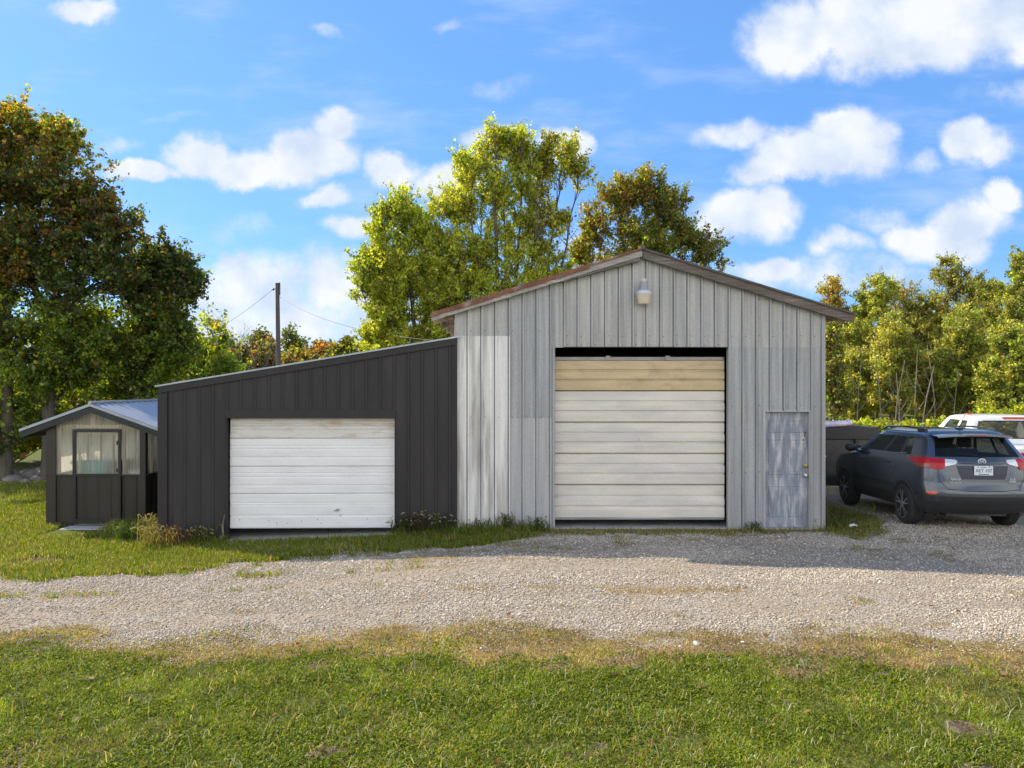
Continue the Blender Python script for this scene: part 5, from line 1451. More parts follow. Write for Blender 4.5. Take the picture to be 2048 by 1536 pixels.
# --- weeds by the walls
def weed(name, lab, x, y, n, h, seed, col, heads, grp, spread=.16):
    rg = np.random.default_rng(seed); z0 = gz(x, y)
    V, Q, C, at = [], [], [], 0; HP = []
    for k in range(n):
        a = rg.uniform(0, 6.28); ln = h * rg.uniform(.5, 1.1); o = rg.uniform(.1, .5) * ln; c0_ = np.array([x + rg.normal(0, spread * .5), y + rg.normal(0, spread * .3), z0 - .02])
        dirv_ = np.array([math.cos(a), math.sin(a) * .6, 0])
        p1 = c0_ + dirv_ * o * .3 + [0, 0, ln * .6]; p2 = c0_ + dirv_ * o + [0, 0, ln * .92]; p3 = c0_ + dirv_ * o * 1.35 + [0, 0, ln * .90]
        P = stem_points([c0_, p1, p2, p3], 7); HP.append(P[-3:])
        wv = np.array([-math.sin(a), math.cos(a), 0]) * rg.uniform(.003, .008)
        wid = np.array([1, 1, .9, .8, .6, .4, .1])[:, None]
        v = np.concatenate([P - wv * wid, P + wv * wid]); V.append(v)
        i = np.arange(6); Q.append(np.stack([i, i + 1, i + 8, i + 7], 1) + at); at += 14
        C.append(np.tile(np.array(col) * rg.uniform(.7, 1.3), (14, 1)))
        for q_ in range(3):   # leaves
            b_ = P[1 + q_]; a2 = rg.uniform(0, 6.28); l2 = rg.uniform(.08, .2) * h * 2; d2 = np.array([math.cos(a2), math.sin(a2), .5])
            e = b_ + d2 * l2; e2 = b_ + d2 * l2 * .6 + np.array([0, 0, .03]); w2 = np.array([-math.sin(a2), math.cos(a2), 0]) * .007
            V.append(np.stack([b_ - w2 * .6, b_ + w2 * .6, e2 + w2, e2 - w2, e, e])); Q.append(np.array([[0, 1, 2, 3], [3, 2, 4, 5]]) + at); at += 6
            C.append(np.tile(np.array(col) * rg.uniform(.7, 1.4), (6, 1)))
    if heads:
        for P in HP[:int(len(HP) * heads)]:
            d = P[-1] - P[0]
            v, f = np_tubes([np.stack([P[0], P[1], P[2], P[2] + d * .5])], [np.array([.006, .011, .010, .002]) * rg.uniform(.8, 1.5)], 5)
            V.append(v); Q.append(f + at); at += len(v); C.append(np.tile(np.array([.40, .33, .17]), (len(v), 1)))
    root = np_mesh(name, np.concatenate(V), [np.concatenate(Q)], M['grass'], None, np.concatenate(C)); tag(root, lab, 'weed', grp)
ye_, gr_, dk_ = (.26, .22, .06), (.13, .15, .04), (.07, .10, .025)
fx = 'foxtail weeds round the lean-to corner'
weed('foxtail_weed', 'tall yellow foxtail clump at the left corner of the lean-to', -6.42, 13.35, 60, .52, 1, ye_, .4, fx, .22)
weed('foxtail_weed', 'bent foxtail clump in front of the corner post of the lean-to', -6.15, 12.95, 45, .42, 2, ye_, .5, fx, .22)
weed('foxtail_weed', 'reddish dry foxtail clump right of the lean-to corner', -5.80, 13.0, 45, .40, 3, (.24, .14, .07), .5, fx, .22)
weed('foxtail_weed', 'thin seeding foxtail clump left of the white door', -5.40, 13.05, 30, .36, 4, gr_, .6, fx, .2)
weed('foxtail_weed', 'green grass clump between greenhouse and lean-to', -7.0, 13.6, 60, .36, 5, (.12, .18, .03), .1, fx, .25)
wk = 'weeds along the foot of the walls'
weed('wall_weed', 'dark green weed right of the white door', -1.95, 13.08, 35, .36, 6, dk_, .4, wk, .2)
weed('wall_weed', 'tall reddish seeding weed against the charcoal wall', -1.62, 13.08, 40, .46, 7, (.11, .075, .045), .6, wk, .2)
weed('wall_weed', 'green seeding weed by the end of the charcoal wall', -1.25, 13.06, 35, .40, 8, dk_, .5, wk, .2)
weed('wall_weed', 'low green weed below the pale patch panel', -.6, 13.1, 30, .26, 9, dk_, .3, wk, .22)
weed('wall_weed', 'seeding weed at the right edge of the pale patch panel', -.08, 13.12, 36, .34, 10, dk_, .5, wk, .2)
weed('wall_weed', 'green weed left of the big garage door', .45, 13.1, 36, .26, 11, (.08, .115, .03), .2, wk, .24)
weed('wall_weed', 'small dark weed left of the blue entrance door', 4.25, 13.12, 26, .16, 12, dk_, 0, wk, .16)
weed('wall_weed', 'green weed at the right barn corner', 5.75, 13.3, 60, .24, 13, (.13, .15, .04), 0, wk, .36)
weed('wall_weed', 'yellow green weed between barn corner and car', 6.1, 13.9, 60, .26, 14, (.17, .17, .04), 0, wk, .36)
weed('wall_weed', 'upright weed in front of the car rear wheel', 6.5, 13.75, 22, .34, 15, (.18, .2, .05), 0, wk, .2)
w = MB(); X, Y = (1393 - 1024) / F * 7.35, 7.35; z0 = gz(X, Y) - .02
w.grid([[(X - .035, Y, z0 + .0), (X, Y - .02, z0 + .01), (X + .03, Y, z0 + .015)], [(X - .03, Y + .02, z0 + .05), (X, Y + .01, z0 + .06), (X + .03, Y + .02, z0 + .045)], [(X - .02, Y + .05, z0 + .045), (X, Y + .045, z0 + .05), (X + .025, Y + .05, z0 + .03)]])
tag(w.build('litter', M['whitep']), 'crumpled white scrap lying on the dry grass edge', 'litter')
w = MB(); X, Y = 5.98, 13.12; z0 = gz(X, Y)
w.grid([[(X - .08, Y, z0 + .04), (X, Y - .02, z0 + .07), (X + .07, Y, z0 + .05)], [(X - .07, Y + .02, z0 + .08), (X, Y + .01, z0 + .10), (X + .06, Y + .02, z0 + .08)]])
tag(w.build('litter', M['whitep']), 'pale flattened bottle scrap in weeds by the barn corner', 'litter')

# ------------------------------------------------------------------ vehicles
def glass_mat(name, tintc, alpha, refl=.6):
    m = bpy.data.materials.new(name); m.use_nodes = True
    nt = m.node_tree; N, L = nt.nodes, nt.links; N.clear()
    out = N.new('ShaderNodeOutputMaterial')
    t = N.new('ShaderNodeBsdfTransparent'); t.inputs[0].default_value = (*tintc, 1)
    g = N.new('ShaderNodeBsdfGlossy'); g.inputs['Roughness'].default_value = 0.02
    d = N.new('ShaderNodeBsdfDiffuse'); d.inputs[0].default_value = (.02, .022, .022, 1)
    fr = N.new('ShaderNodeFresnel'); fr.inputs[0].default_value = 1.5
    a = N.new('ShaderNodeMixShader'); a.inputs[0].default_value = alpha; L.new(t.outputs[0], a.inputs[1]); L.new(d.outputs[0], a.inputs[2])
    x = N.new('ShaderNodeMath'); x.operation = 'MULTIPLY'; x.inputs[1].default_value = refl; L.new(fr.outputs[0], x.inputs[0])
    b_ = N.new('ShaderNodeMixShader'); L.new(x.outputs[0], b_.inputs[0]); L.new(a.outputs[0], b_.inputs[1]); L.new(g.outputs[0], b_.inputs[2])
    L.new(b_.outputs[0], out.inputs[0])
    return m
M['tint_glass'] = glass_mat('tinted_glass', (.45, .48, .45), .35)
M['lite_glass'] = glass_mat('light_glass', (.80, .84, .80), .06)
M['paint'] = surf('gunmetal_paint', (.075, .085, .10), .24, .6, .05, (2, 2, 2), 90, .06, coat=.8)
M['paint_w'] = surf('white_paint', (.78, .78, .78), .3, 0, .03, (2, 2, 2), 40, .02, coat=.6)
M['plastic'] = surf('black_plastic', (.028, .029, .030), .55, 0, .12, (5, 5, 5), 60, .1)
M['rubber'] = surf('tyre_rubber', (.022, .021, .020), .8, 0, .2, (8, 8, 8), 60, .1)
M['alloy'] = surf('alloy_rim', (.38, .385, .39), .3, .7, .08)
M['chrome'] = surf('chrome', (.75, .75, .76), .12, 1.0, .02)
M['badge'] = surf('silver_badge', (.70, .71, .73), .35, .2, .03)
M['seam'] = surf('seam_shadow_gap', (.008, .008, .008), .8)
M['red_lamp'] = surf('red_lamp_lens', (.42, .004, .010), .2, 0, .3, (12, 12, 40), 90, .15, coat=.25, spec=.3)
M['amber_lamp'] = surf('dark_red_lamp_lens', (.22, .05, .02), .2, 0, .15, (30, 30, 60), coat=1)
M['clear_lamp'] = surf('clear_lamp_lens', (.62, .64, .66), .15, .2, .12, (40, 40, 40), coat=1)
M['reflector'] = surf('red_reflector', (.55, .05, .02), .2, 0, .1, coat=1)
M['plate'] = surf('plate_white', (.70, .74, .76), .4, 0, .03)
M['plate_ink'] = surf('plate_ink', (.03, .08, .12), .5)
M['seat'] = surf('seat_cloth', (.035, .035, .034), .9)

class Loft:
    """car body as stacked rounded outlines: rows = (z, rear y, front y, half width)"""
    def __init__(s, rows, cr=.22, nr=4.0, cf=.5, nf=2.6):
        s.rows = sorted(rows); z = [r[0] for r in s.rows]
        s.r = lambda v: float(np.interp(v, z, [q_[1] for q_ in s.rows])); s.f = lambda v: float(np.interp(v, z, [q_[2] for q_ in s.rows])); s.w = lambda v: float(np.interp(v, z, [q_[3] for q_ in s.rows]))
        s.cr, s.nr, s.cf, s.nf = cr, nr, cf, nf
        s.wm = max(q_[3] for q_ in s.rows)
    def cc(s, z, c): return c * s.w(z) / s.wm
    def rear(s, x, z, off=0.0):
        w_ = s.w(z); t = min(abs(x) / w_, 1.0)
        y = s.r(z) + s.cc(z, s.cr) * (1 - (1 - t ** s.nr) ** (1 / s.nr))
        nx_ = .0 if t < .6 else (t - .6) / .4
        return (math.copysign(1, x) * (abs(x) + off * nx_), y - off * (1 - .55 * nx_), z)
    def side(s, y, z, sgn=-1, off=0.0):
        return (sgn * (s.w(z) + off), y, z)
    def per(s, t, z, sgn=-1, off=0.0):
        """t 0..1 across the rear half, 1.. metres/1 along the flank"""
        if t <= 1:
            p = s.rear(sgn * max(t, 1e-4) * s.w(z), z, off); return p
        return (sgn * (s.w(z) + off), s.r(z) + s.cc(z, s.cr) + (t - 1), z)
    def ring(s, z, xr, ss):
        w_ = s.w(z); half = []
        for t in xr:
            half.append((-t * w_, s.r(z) + s.cc(z, s.cr) * (1 - (1 - t ** s.nr) ** (1 / s.nr)), z))
        y0, y1 = s.r(z) + s.cc(z, s.cr), s.f(z) - s.cc(z, s.cf)
        for q_ in ss:
            half.append((-w_, y0 + (y1 - y0) * q_, z))
        for t in (1.0, .97, .9, .78, .6, .35, 0.0):
            half.append((-t * w_, s.f(z) - s.cc(z, s.cf) * (1 - (1 - t ** s.nf) ** (1 / s.nf)), z))
        return half + [(-x, y, z_) for x, y, z_ in half[-2:0:-1]]
    def skin(s, zs, xr, ss, kind, mbs):
        rows = [s.ring(z, xr, ss) for z in zs]; n = len(rows[0]); nh = len(xr) + len(ss) + 7
        for i in range(len(zs) - 1):
            for j in range(n):
                k = (j + 1) % n
                jj = j if j < nh - 1 else n - 1 - j
                mb, m_ = kind(i, jj, -1 if j < nh - 1 else 1)
                mbs[mb].face([rows[i][j], rows[i][k], rows[i + 1][k], rows[i + 1][j]], m_)
        mbs['body'].face(rows[-1], 0); mbs['body'].face(rows[0][::-1], 0)

def strip(fn, cols, name, mat, parent, thick=True):
    """a lens or panel laid on the body: cols = (t, z low, z high)"""
    w = MB(); nz_ = 4
    rows = []
    for q_ in range(nz_ + 1):
        rows.append([fn(t, lo + (hi - lo) * q_ / nz_) for t, lo, hi in cols])
    w.grid(rows)
    return w.build(name, mat, parent, True, local=True)

def wheel(parent, x, y, r, wd, sgn, spokes, name='wheel'):
    w = MB()
    w.lathe((x, y, r), [(r * .66, -wd / 2), (r * .80, -wd / 2 - .004), (r * .93, -wd / 2 + .004), (r, -wd / 2 + .035), (r, wd / 2 - .035), (r * .93, wd / 2 - .004), (r * .80, wd / 2 + .004), (r * .66, wd / 2)], 32, 'x')
    ty = w.build(name, M['rubber'], parent, True, 30, local=True)
    w = MB(); xo = x + sgn * wd / 2
    w.lathe((xo, y, r), [(r * .68, sgn * .006), (r * .64, sgn * .002), (r * .61, -sgn * .05), (r * .2, -sgn * .07)], 32, 'x', 1)
    for k in range(spokes):
        for d in (-.13, .13):
            a = 6.283 * k / spokes + .3; a0, a1 = a + d * .9, a + d * 1.5
            c = lambda rr, an, xx: (xo + xx * sgn, y + rr * math.cos(an), r + rr * math.sin(an))
            h = .055
            w.hexa([c(r * .15, a0 - .25, -.02), c(r * .15, a0 + .25, -.02), c(r * .65, a1 + h, -.005), c(r * .65, a1 - h, -.005),
                    c(r * .15, a0 - .25, .006), c(r * .15, a0 + .25, .006), c(r * .65, a1 + h, .008), c(r * .65, a1 - h, .008)], 0)
    w.lathe((xo, y, r), [(r * .17, -sgn * .02), (r * .16, sgn * .012), (r * .05, sgn * .014)], 16, 'x', 0)
    rows = []
    w.grid([[(xo + sgn * h_, y + rr * r * math.cos(6.283 * j / 32), r + rr * r * math.sin(6.283 * j / 32)) for j in range(32)] for rr, h_ in ((.68, .008), (.63, .004))], 0, True)
    w.build('rim', [M['alloy'], M['seam']], ty, False, local=True)
    return ty

def text_on(body, size, parent, mat, loc, rx=90, name='lettering', align='CENTER', shear=0.0, sx=1.0, ext=.002):
    cu_ = bpy.data.curves.new(name, 'FONT'); cu_.body = body; cu_.size = size; cu_.extrude = ext; cu_.align_x = align; cu_.align_y = 'CENTER'; cu_.shear = shear; cu_.resolution_u = 3
    tmp = bpy.data.objects.new('tmp', cu_); COL.objects.link(tmp)
    dg = bpy.context.evaluated_depsgraph_get()
    me = bpy.data.meshes.new_from_object(tmp.evaluated_get(dg)); bpy.data.objects.remove(tmp)
    me.name = name; me.materials.clear(); me.materials.append(mat)
    me.transform(Matrix.Translation(loc) @ Matrix.Rotation(R(rx), 4, 'X') @ Matrix.Diagonal((sx, 1, 1, 1)))
    return link_mesh(name, me, parent)

# --- dark grey SUV
CG = 0.14
suv = empty('parked_suv', (7.67, 12.12, CG + .015), R(-3.6)); suv.rotation_euler.x = R(-1.7); suv.scale.x = .965
tag(suv, 'dark grey suv parked on the gravel beside the barn, seen from its rear left corner', 'car')
car = Loft([(.28, .24, 4.36, .80), (.36, .13, 4.46, .86), (.50, .03, 4.54, .895), (.62, .0, 4.57, .91), (.70, .02, 4.57, .918), (.76, .055, 4.56, .92), (.90, .06, 4.50, .918), (1.02, .075, 4.32, .908),
            (1.12, .09, 3.72, .893), (1.17, .12, 3.50, .872), (1.22, .15, 3.36, .852), (1.52, .40, 2.72, .715), (1.57, .44, 2.60, .68), (1.615, .50, 2.45, .62), (1.65, .66, 2.25, .50), (1.668, .95, 2.0, .30)],
           cr=.34, nr=2.7, cf=.55, nf=2.4)
xr = [0.0, .25, .45, .6, .72, .82, .885, .93, .965, .99]
ss = [0.0, .06, .13, .16, .255, .275, .30, .42, .545, .575, .60, .72, .84, .91, .955, 1.0]
zs = [.28, .36, .43, .50, .56, .62, .70, .76, .83, .90, .96, 1.02, 1.07, 1.12, 1.17, 1.22, 1.30, 1.38, 1.46, 1.52, 1.57, 1.615, 1.65, 1.668]
nxr = len(xr)
def suv_kind(i, j, sgn):
    z0, z1 = zs[i], zs[i + 1]
    if z1 <= .51: return 'clad', 0
    if z0 >= 1.215 and z1 <= 1.525:
        if j < 5: return 'rear', 0
        k = j - nxr
        if 0 <= k < len(ss) - 1:
            a, b_ = ss[k], ss[k + 1]
            if .10 < a and b_ < .26: return 'quarter' + str(sgn), 0
            if .29 < a and b_ < .55: return 'rdoor' + str(sgn), 0
            if .59 < a and b_ < .96: return 'fdoor' + str(sgn), 0
            if a < .11: return 'body', 0
        if j >= nxr + len(ss) + 3: return 'wind', 0
        if j >= nxr: return 'pillar' + str(sgn), 0
    return 'body', 0
mbs = {k: MB() for k in ('body', 'clad', 'rear', 'wind') + tuple(a + s for a in ('quarter', 'rdoor', 'fdoor', 'pillar') for s in ('-1', '1'))}
car.skin(zs, xr, ss, suv_kind, mbs)
body = mbs['body'].build('body', M['paint'], suv, True, 40, local=True)
for s in ('-1', '1'): mbs['pillar' + s].build('window_surround', M['plastic'], suv, True, 40, local=True)
mbs['clad'].build('lower_cladding', M['plastic'], suv, True, 40, local=True)
for k, nm in (('rear', 'rear_window'), ('wind', 'windscreen')) + tuple((a + s, b_) for a, b_ in (('quarter', 'quarter_window'), ('rdoor', 'rear_door_window'), ('fdoor', 'front_door_window')) for s in ('-1', '1')):
    if mbs[k].f: mbs[k].build(nm, M['tint_glass'], suv, True, 40, local=True)
# dark interior pan, seats, dash
w = MB(); w.box(-.78, .78, .45, 3.3, 1.05, 1.10); w.box(-.75, .75, 3.0, 3.4, 1.08, 1.24); w.build('dashboard', M['seat'], suv, local=True)
def seat(x, y):
    w = MB(); w.bbox(x - .25, x + .25, y, y + .14, .9, 1.30, .04); s_ = w.build('seat', M['seat'], suv, True, 50, local=True)
    w = MB(); w.bbox(x - .13, x + .13, y + .01, y + .11, 1.32, 1.50, .035); w.tube([(x - .06, y + .06, 1.28), (x - .06, y + .06, 1.34)], .01, 5); w.tube([(x + .06, y + .06, 1.28), (x + .06, y + .06, 1.34)], .01, 5); w.build('headrest', M['seat'], s_, True, 50, local=True)
for x in (-.36, .36): seat(x, 1.25); seat(x, 2.25)
seat(0, 1.26)
# wheels, arches
RW, FW = .93, 3.59
for sgn in (-1, 1):
    for y in (RW, FW):
        w = MB(); pts = []
        for k in range(25):
            a = math.pi * (k / 24) * 1.16 - .25
            pts.append((y + .395 * math.cos(a), .34 + .395 * math.sin(a)))
        ring_i = [car.side(py_, max(pz_, .22), sgn, .006) for py_, pz_ in pts]
        w.face(ring_i if sgn < 0 else ring_i[::-1]); w.build('wheel_well', M['seam'], suv, local=True)
        w = MB(); rows = [[], [], []]
        for k in range(25):
            a = math.pi * (k / 24) * 1.16 - .25
            for q_, (rr, off) in enumerate(((.385, .010), (.425, .022), (.475, .004))):
                rows[q_].append(car.side(y + rr * math.cos(a), max(.34 + rr * math.sin(a), .24), sgn, off))
        w.grid(rows); w.build('arch_trim', M['plastic'], suv, True, local=True)
        wheel(suv, sgn * .825, y, .355, .225, sgn, 5)
# seams, handles, mirrors
w = MB()
def line(fn, pts, wd=.006):
    for a, b_ in zip(pts[:-1], pts[1:]):
        pa, pb = Vector(fn(*a)), Vector(fn(*b_)); d = (pb - pa).normalized()
        nrm_ = Vector((-1, 0, 0)) if abs(pa.x) > .8 else Vector((0, -1, 0))
        s_ = d.cross(nrm_) * wd * .5
        w.face([pa - s_, pa + s_, pb + s_, pb - s_])
for sgn in (-1, 1):
    f_ = lambda y, z: car.side(y, z, sgn, .004)
    line(f_, [(2.32, .50), (2.28, .8), (2.22, 1.05), (2.15, 1.2)])
    line(f_, [(3.30, .50), (3.34, .8), (3.28, 1.05), (3.22, 1.17)])
    line(f_, [(1.42, .62), (1.35, .85), (1.22, 1.0), (1.18, 1.2)])
    line(f_, [(1.42, .52), (2.3, .52), (3.2, .52)], .008)
rf = lambda x, z: car.rear(x, z, .005)
for sgn in (-1, 1):
    line(rf, [(sgn * .70, 1.05), (sgn * .705, .95), (sgn * .69, .85), (sgn * .62, .76), (sgn * .58, .70)])
line(rf, [(-.58, .70), (-.3, .675), (0, .67), (.3, .675), (.58, .70)], .010)
line(rf, [(-.62, 1.125), (-.3, 1.115), (0, 1.11), (.3, 1.115), (.62, 1.125)], .010)
w.build('panel_gaps', M['seam'], suv, local=True)
for sgn in (-1, 1):
    for y in (1.62, 2.62):
        w = MB(); p = car.side(y, 1.035, sgn, .0)
        w.tube([(p[0], y - .10, 1.035), (p[0] + sgn * .03, y - .08, 1.037), (p[0] + sgn * .034, y + .08, 1.04), (p[0], y + .10, 1.04)], .014, 6); w.build('door_handle', M['paint'], suv, True, local=True)
    w = MB(); rows = []
    for a in range(7):
        th = math.pi * a / 6; rows.append([(sgn * (1.02 + .12 * math.sin(th) * math.cos(6.283 * j / 12)), 3.02 + .09 * math.cos(th), 1.23 + .085 * math.sin(th) * math.sin(6.283 * j / 12)) for j in range(12)])
    w.grid(rows, 0, True); w.tube([(sgn * .87, 3.08, 1.17), (sgn * .96, 3.04, 1.19)], .025, 6); w.build('mirror', M['plastic'], suv, True, 50, local=True)
    w = MB(); w.tube([(sgn * .60, .72, 1.638), (sgn * .60, .80, 1.665), (sgn * .605, 1.5, 1.69), (sgn * .60, 2.2, 1.675), (sgn * .585, 2.45, 1.62)], .018, 6); w.build('roof_rail', M['paint'], suv, True, local=True)
    w = MB(); w.hexa([(sgn * .60 - .03, .70, 1.60), (sgn * .60 + .03, .70, 1.60), (sgn * .60 + .03, 1.0, 1.62), (sgn * .60 - .03, 1.0, 1.62), (sgn * .60 - .025, .74, 1.665), (sgn * .60 + .025, .74, 1.665), (sgn * .60 + .02, .96, 1.68), (sgn * .60 - .02, .96, 1.68)]); w.build('rail_foot', M['plastic'], suv, local=True)
# window line trim
w = MB()
for sgn in (-1, 1):
    w.tube([car.side(y, 1.215 if y > 1.0 else 1.24, sgn, .006) for y in (.95, 1.4, 2.0, 2.6, 3.1)], .007, 5)
w.build('window_trim', M['chrome'], suv, local=True)
# spoiler, antenna, wiper
w = MB(); rows = []
for (y, z, k) in ((.62, 1.60, 1.0), (.40, 1.598, 1.02), (.24, 1.578, 1.0), (.235, 1.555, .98), (.36, 1.545, .96), (.5, 1.54, .96)):
    rows.append([(x * k, y + .07 * abs(x) ** 3 * 3, z - .045 * abs(x) ** 2.5 * 2) for x in np.linspace(-.63, .63, 15)])
w.grid(rows); w.build('spoiler', M['paint'], suv, True, 45, local=True)
w = MB(); w.box(-.16, .16, .228, .234, 1.562, 1.572); w.build('brake_lamp', M['red_lamp'], suv, local=True)
w = MB(); w.bbox(-.045, .045, .72, .84, 1.65, 1.69, .012); w.tube([(0, .78, 1.69), (.0, .60, 1.90)], .005, 5); w.build('antenna', M['plastic'], suv, local=True)
w = MB(); a, b_ = car.rear(.02, 1.225, .02), car.rear(-.36, 1.265, .02); w.tube([a, car.rear(-.15, 1.262, .03), b_], .008, 5); w.lathe((a[0], a[1], a[2] - .01), [(.03, -.02), (.03, .02), (.01, .03)], 8); w.build('wiper', M['seam'], suv, local=True)
# tail lamps
for sgn in (-1, 1):
    fn = lambda t, z: car.per(t, z, sgn, .012)
    tl = strip(fn, [(.66, 1.065, 1.185), (.70, 1.02, 1.19), (.78, 1.015, 1.195), (.86, 1.03, 1.20), (.93, 1.035, 1.205), (.98, 1.04, 1.205), (1.0, 1.045, 1.205), (1.06, 1.06, 1.205), (1.15, 1.09, 1.205), (1.28, 1.14, 1.195), (1.36, 1.17, 1.185)], 'tail_lamp', M['red_lamp'], suv)
    fn2 = lambda t, z: car.per(t, z, sgn, .016)
    strip(fn2, [(.88, 1.045, 1.105), (.93, 1.045, 1.105), (.98, 1.048, 1.105), (1.0, 1.05, 1.105), (1.05, 1.062, 1.105)], 'amber_lens', M['amber_lamp'], tl)
    fn3 = lambda t, z: car.per(t, z, sgn, .013)
    strip(fn3, [(.455, 1.135, 1.16), (.49, 1.105, 1.178), (.56, 1.09, 1.183), (.62, 1.075, 1.185), (.66, 1.07, 1.185)], 'reverse_lens', M['clear_lamp'], tl)
    fn4 = lambda t, z: car.per(t, z, sgn, .010)
    strip(fn4, [(.80, .635, .645), (.84, .61, .655), (.90, .60, .66), (.955, .615, .665)], 'reflector', M['reflector'], suv)
# bumper lower band and plate recess
strip(lambda t, z: car.per(t, z, -1, .008), [(-0.0, .36, .56), (.4, .36, .56), (.7, .36, .565), (.9, .36, .57), (1.0, .36, .575), (1.2, .36, .575)], 'bumper_band', M['plastic'], suv)
strip(lambda t, z: car.per(t, z, 1, .008), [(-0.0, .36, .56), (.4, .36, .56), (.7, .36, .565), (.9, .36, .57), (1.0, .36, .575), (1.2, .36, .575)], 'bumper_band', M['plastic'], suv)
w = MB(); w.grid([[car.rear(x, z, .004) for x in np.linspace(-.42 + d, .42 - d, 9)] for z, d in ((.86, .07), (.95, .03), (1.08, 0))]); w.build('plate_recess', surf('recess_paint', (.035, .04, .055), .4, .3), suv, local=True)
yp = car.rear(0, 1.0, .022)[1]
w = MB(); w.bbox(-.153, .153, yp, yp + .012, .928, 1.080, .004); pl = w.build('licence_plate', M['plate'], suv, local=True)
text_on('AET 107', .082, pl, M['plate_ink'], (0, yp - .001, 1.003), sx=.92)
w = MB(); w.box(-.085, .085, yp - .002, yp - .001, .940, .953); w.box(-.05, .05, yp - .002, yp - .001, 1.056, 1.064); w.build('plate_band', surf('plate_blue', (.05, .10, .28), .5), pl, local=True)
w = MB()
for x in (-.09, .09): w.lathe((x, yp - .001, 1.066), [(.008, 0), (.007, -.004)], 8, 'y')
w.build('plate_screws', M['seam'], pl, local=True)
ye = car.rear(0, 1.155, .012)[1]
w = MB()
def ell(cx, cz, a, b_, r_):
    w.tube([(cx + a * math.cos(6.283 * k / 28), ye, cz + b_ * math.sin(6.283 * k / 28)) for k in range(29)], r_, 6, 0, False)
ell(0, 1.155, .062, .042, .0075); ell(0, 1.155, .020, .038, .005); ell(0, 1.172, .042, .018, .005)
w.build('emblem', M['badge'], suv, True, local=True)
text_on('RAV4', .055, suv, M['badge'], (-.46, car.rear(-.46, .86, .012)[1], .86), shear=.25, sx=1.25)
text_on('TOYOTA', .034, suv, M['badge'], (-.46, car.rear(-.46, .80, .012)[1], .805), sx=1.3)
text_on('XLE', .050, suv, M['badge'], (.47, car.rear(.47, .865, .012)[1], .865), sx=1.2)
w = MB(); p = car.rear(.47, .83, .012); w.box(.42, .53, p[1], p[1] + .006, .822, .832); w.build('badge_bar', M['badge'], suv, local=True)
w = MB(); w.tube([(.45, .30, .30), (.45, .55, .33)], .035, 8); w.box(-.5, .5, .3, 1.2, .24, .30); w.build('exhaust', M['plastic'], suv, local=True)

# --- white pickup
pk = empty('pickup_truck', (10.20, 13.50, .08), R(-7.0))
tag(pk, 'white pickup truck parked beyond the grey suv, cut by the right edge', 'pickup')
cab = Loft([(.42, 2.02, 5.62, .90), (.60, 2.0, 5.70, .97), (.95, 2.0, 5.70, .98), (1.12, 2.0, 5.45, .97), (1.24, 2.0, 4.40, .95), (1.30, 2.02, 4.20, .93), (1.72, 2.12, 3.66, .80), (1.775, 2.16, 3.56, .77), (1.81, 2.30, 3.46, .66), (1.825, 2.5, 3.3, .40)], cr=.12, nr=5, cf=.45, nf=2.6)
zs2 = [.42, .60, .78, .95, 1.12, 1.24, 1.30, 1.37, 1.50, 1.62, 1.715, 1.775, 1.81, 1.825]
ss2 = [0.0, .09, .14, .26, .37, .45, .56, .68, .80, .90, 1.0]
xr2 = [0.0, .3, .55, .72, .82, .88, .93, .97, .99]; nx2 = len(xr2)
def pk_kind(i, j, sgn):
    z0, z1 = zs2[i], zs2[i + 1]
    if z0 >= 1.36 and z1 <= 1.72:
        if j < 5: return 'rear', 0
        k = j - nx2
        if 0 <= k < len(ss2) - 1:
            a, b_ = ss2[k], ss2[k + 1]
            if a >= .13 and b_ < .38: return 'rdoor' + str(sgn), 0
            if a >= .44 and b_ < .91: return 'fdoor' + str(sgn), 0
        if j >= nx2 + len(ss2) + 1: return 'wind', 0
    return 'body', 0
mbs = {k: MB() for k in ('body', 'rear', 'rdoor-1', 'rdoor1', 'fdoor-1', 'fdoor1', 'wind')}
cab.skin(zs2, xr2, ss2, pk_kind, mbs)
mbs['body'].build('cab', M['paint_w'], pk, True, 40, local=True)
for k, nm in (('rear', 'rear_window'), ('rdoor-1', 'rear_door_window'), ('rdoor1', 'rear_door_window'), ('fdoor-1', 'front_door_window'), ('fdoor1', 'front_door_window'), ('wind', 'windscreen')):
    mbs[k].build(nm, M['lite_glass'], pk, True, 40, local=True)
w = MB(); w.box(-.75, .75, 2.3, 4.2, 1.1, 1.2)
w.build('dashboard', M['seat'], pk, local=True)
for x in (-.4, .4):
    w = MB(); w.bbox(x - .22, x + .22, 3.0, 3.15, 1.0, 1.30, .04); st_ = w.build('seat', M['seat'], pk, True, 50, local=True)
    w = MB(); w.bbox(x - .11, x + .11, 3.02, 3.1, 1.33, 1.47, .03); w.build('headrest', M['seat'], st_, True, 50, local=True)
# rubber round the rear window
w = MB(); 
for (x0, x1, z0, z1) in ((-.66, .66, 1.355, 1.380), (-.62, .62, 1.708, 1.728)):
    w.grid([[cab.rear(x, z, .006) for x in np.linspace(x0, x1, 12)] for z in (z0, z1)])
w.build('window_seal', M['seam'], pk, local=True)
w = MB(); w.bbox(-.22, .22, 2.12, 2.20, 1.765, 1.80, .006); w.build('brake_lamp', M['reflector'], pk, local=True)
for x in (-.5,): 
    w = MB(); w.bbox(x - .05, x + .05, 2.95, 3.05, 1.82, 1.85, .01); w.build('roof_marker', M['reflector'], pk, local=True)
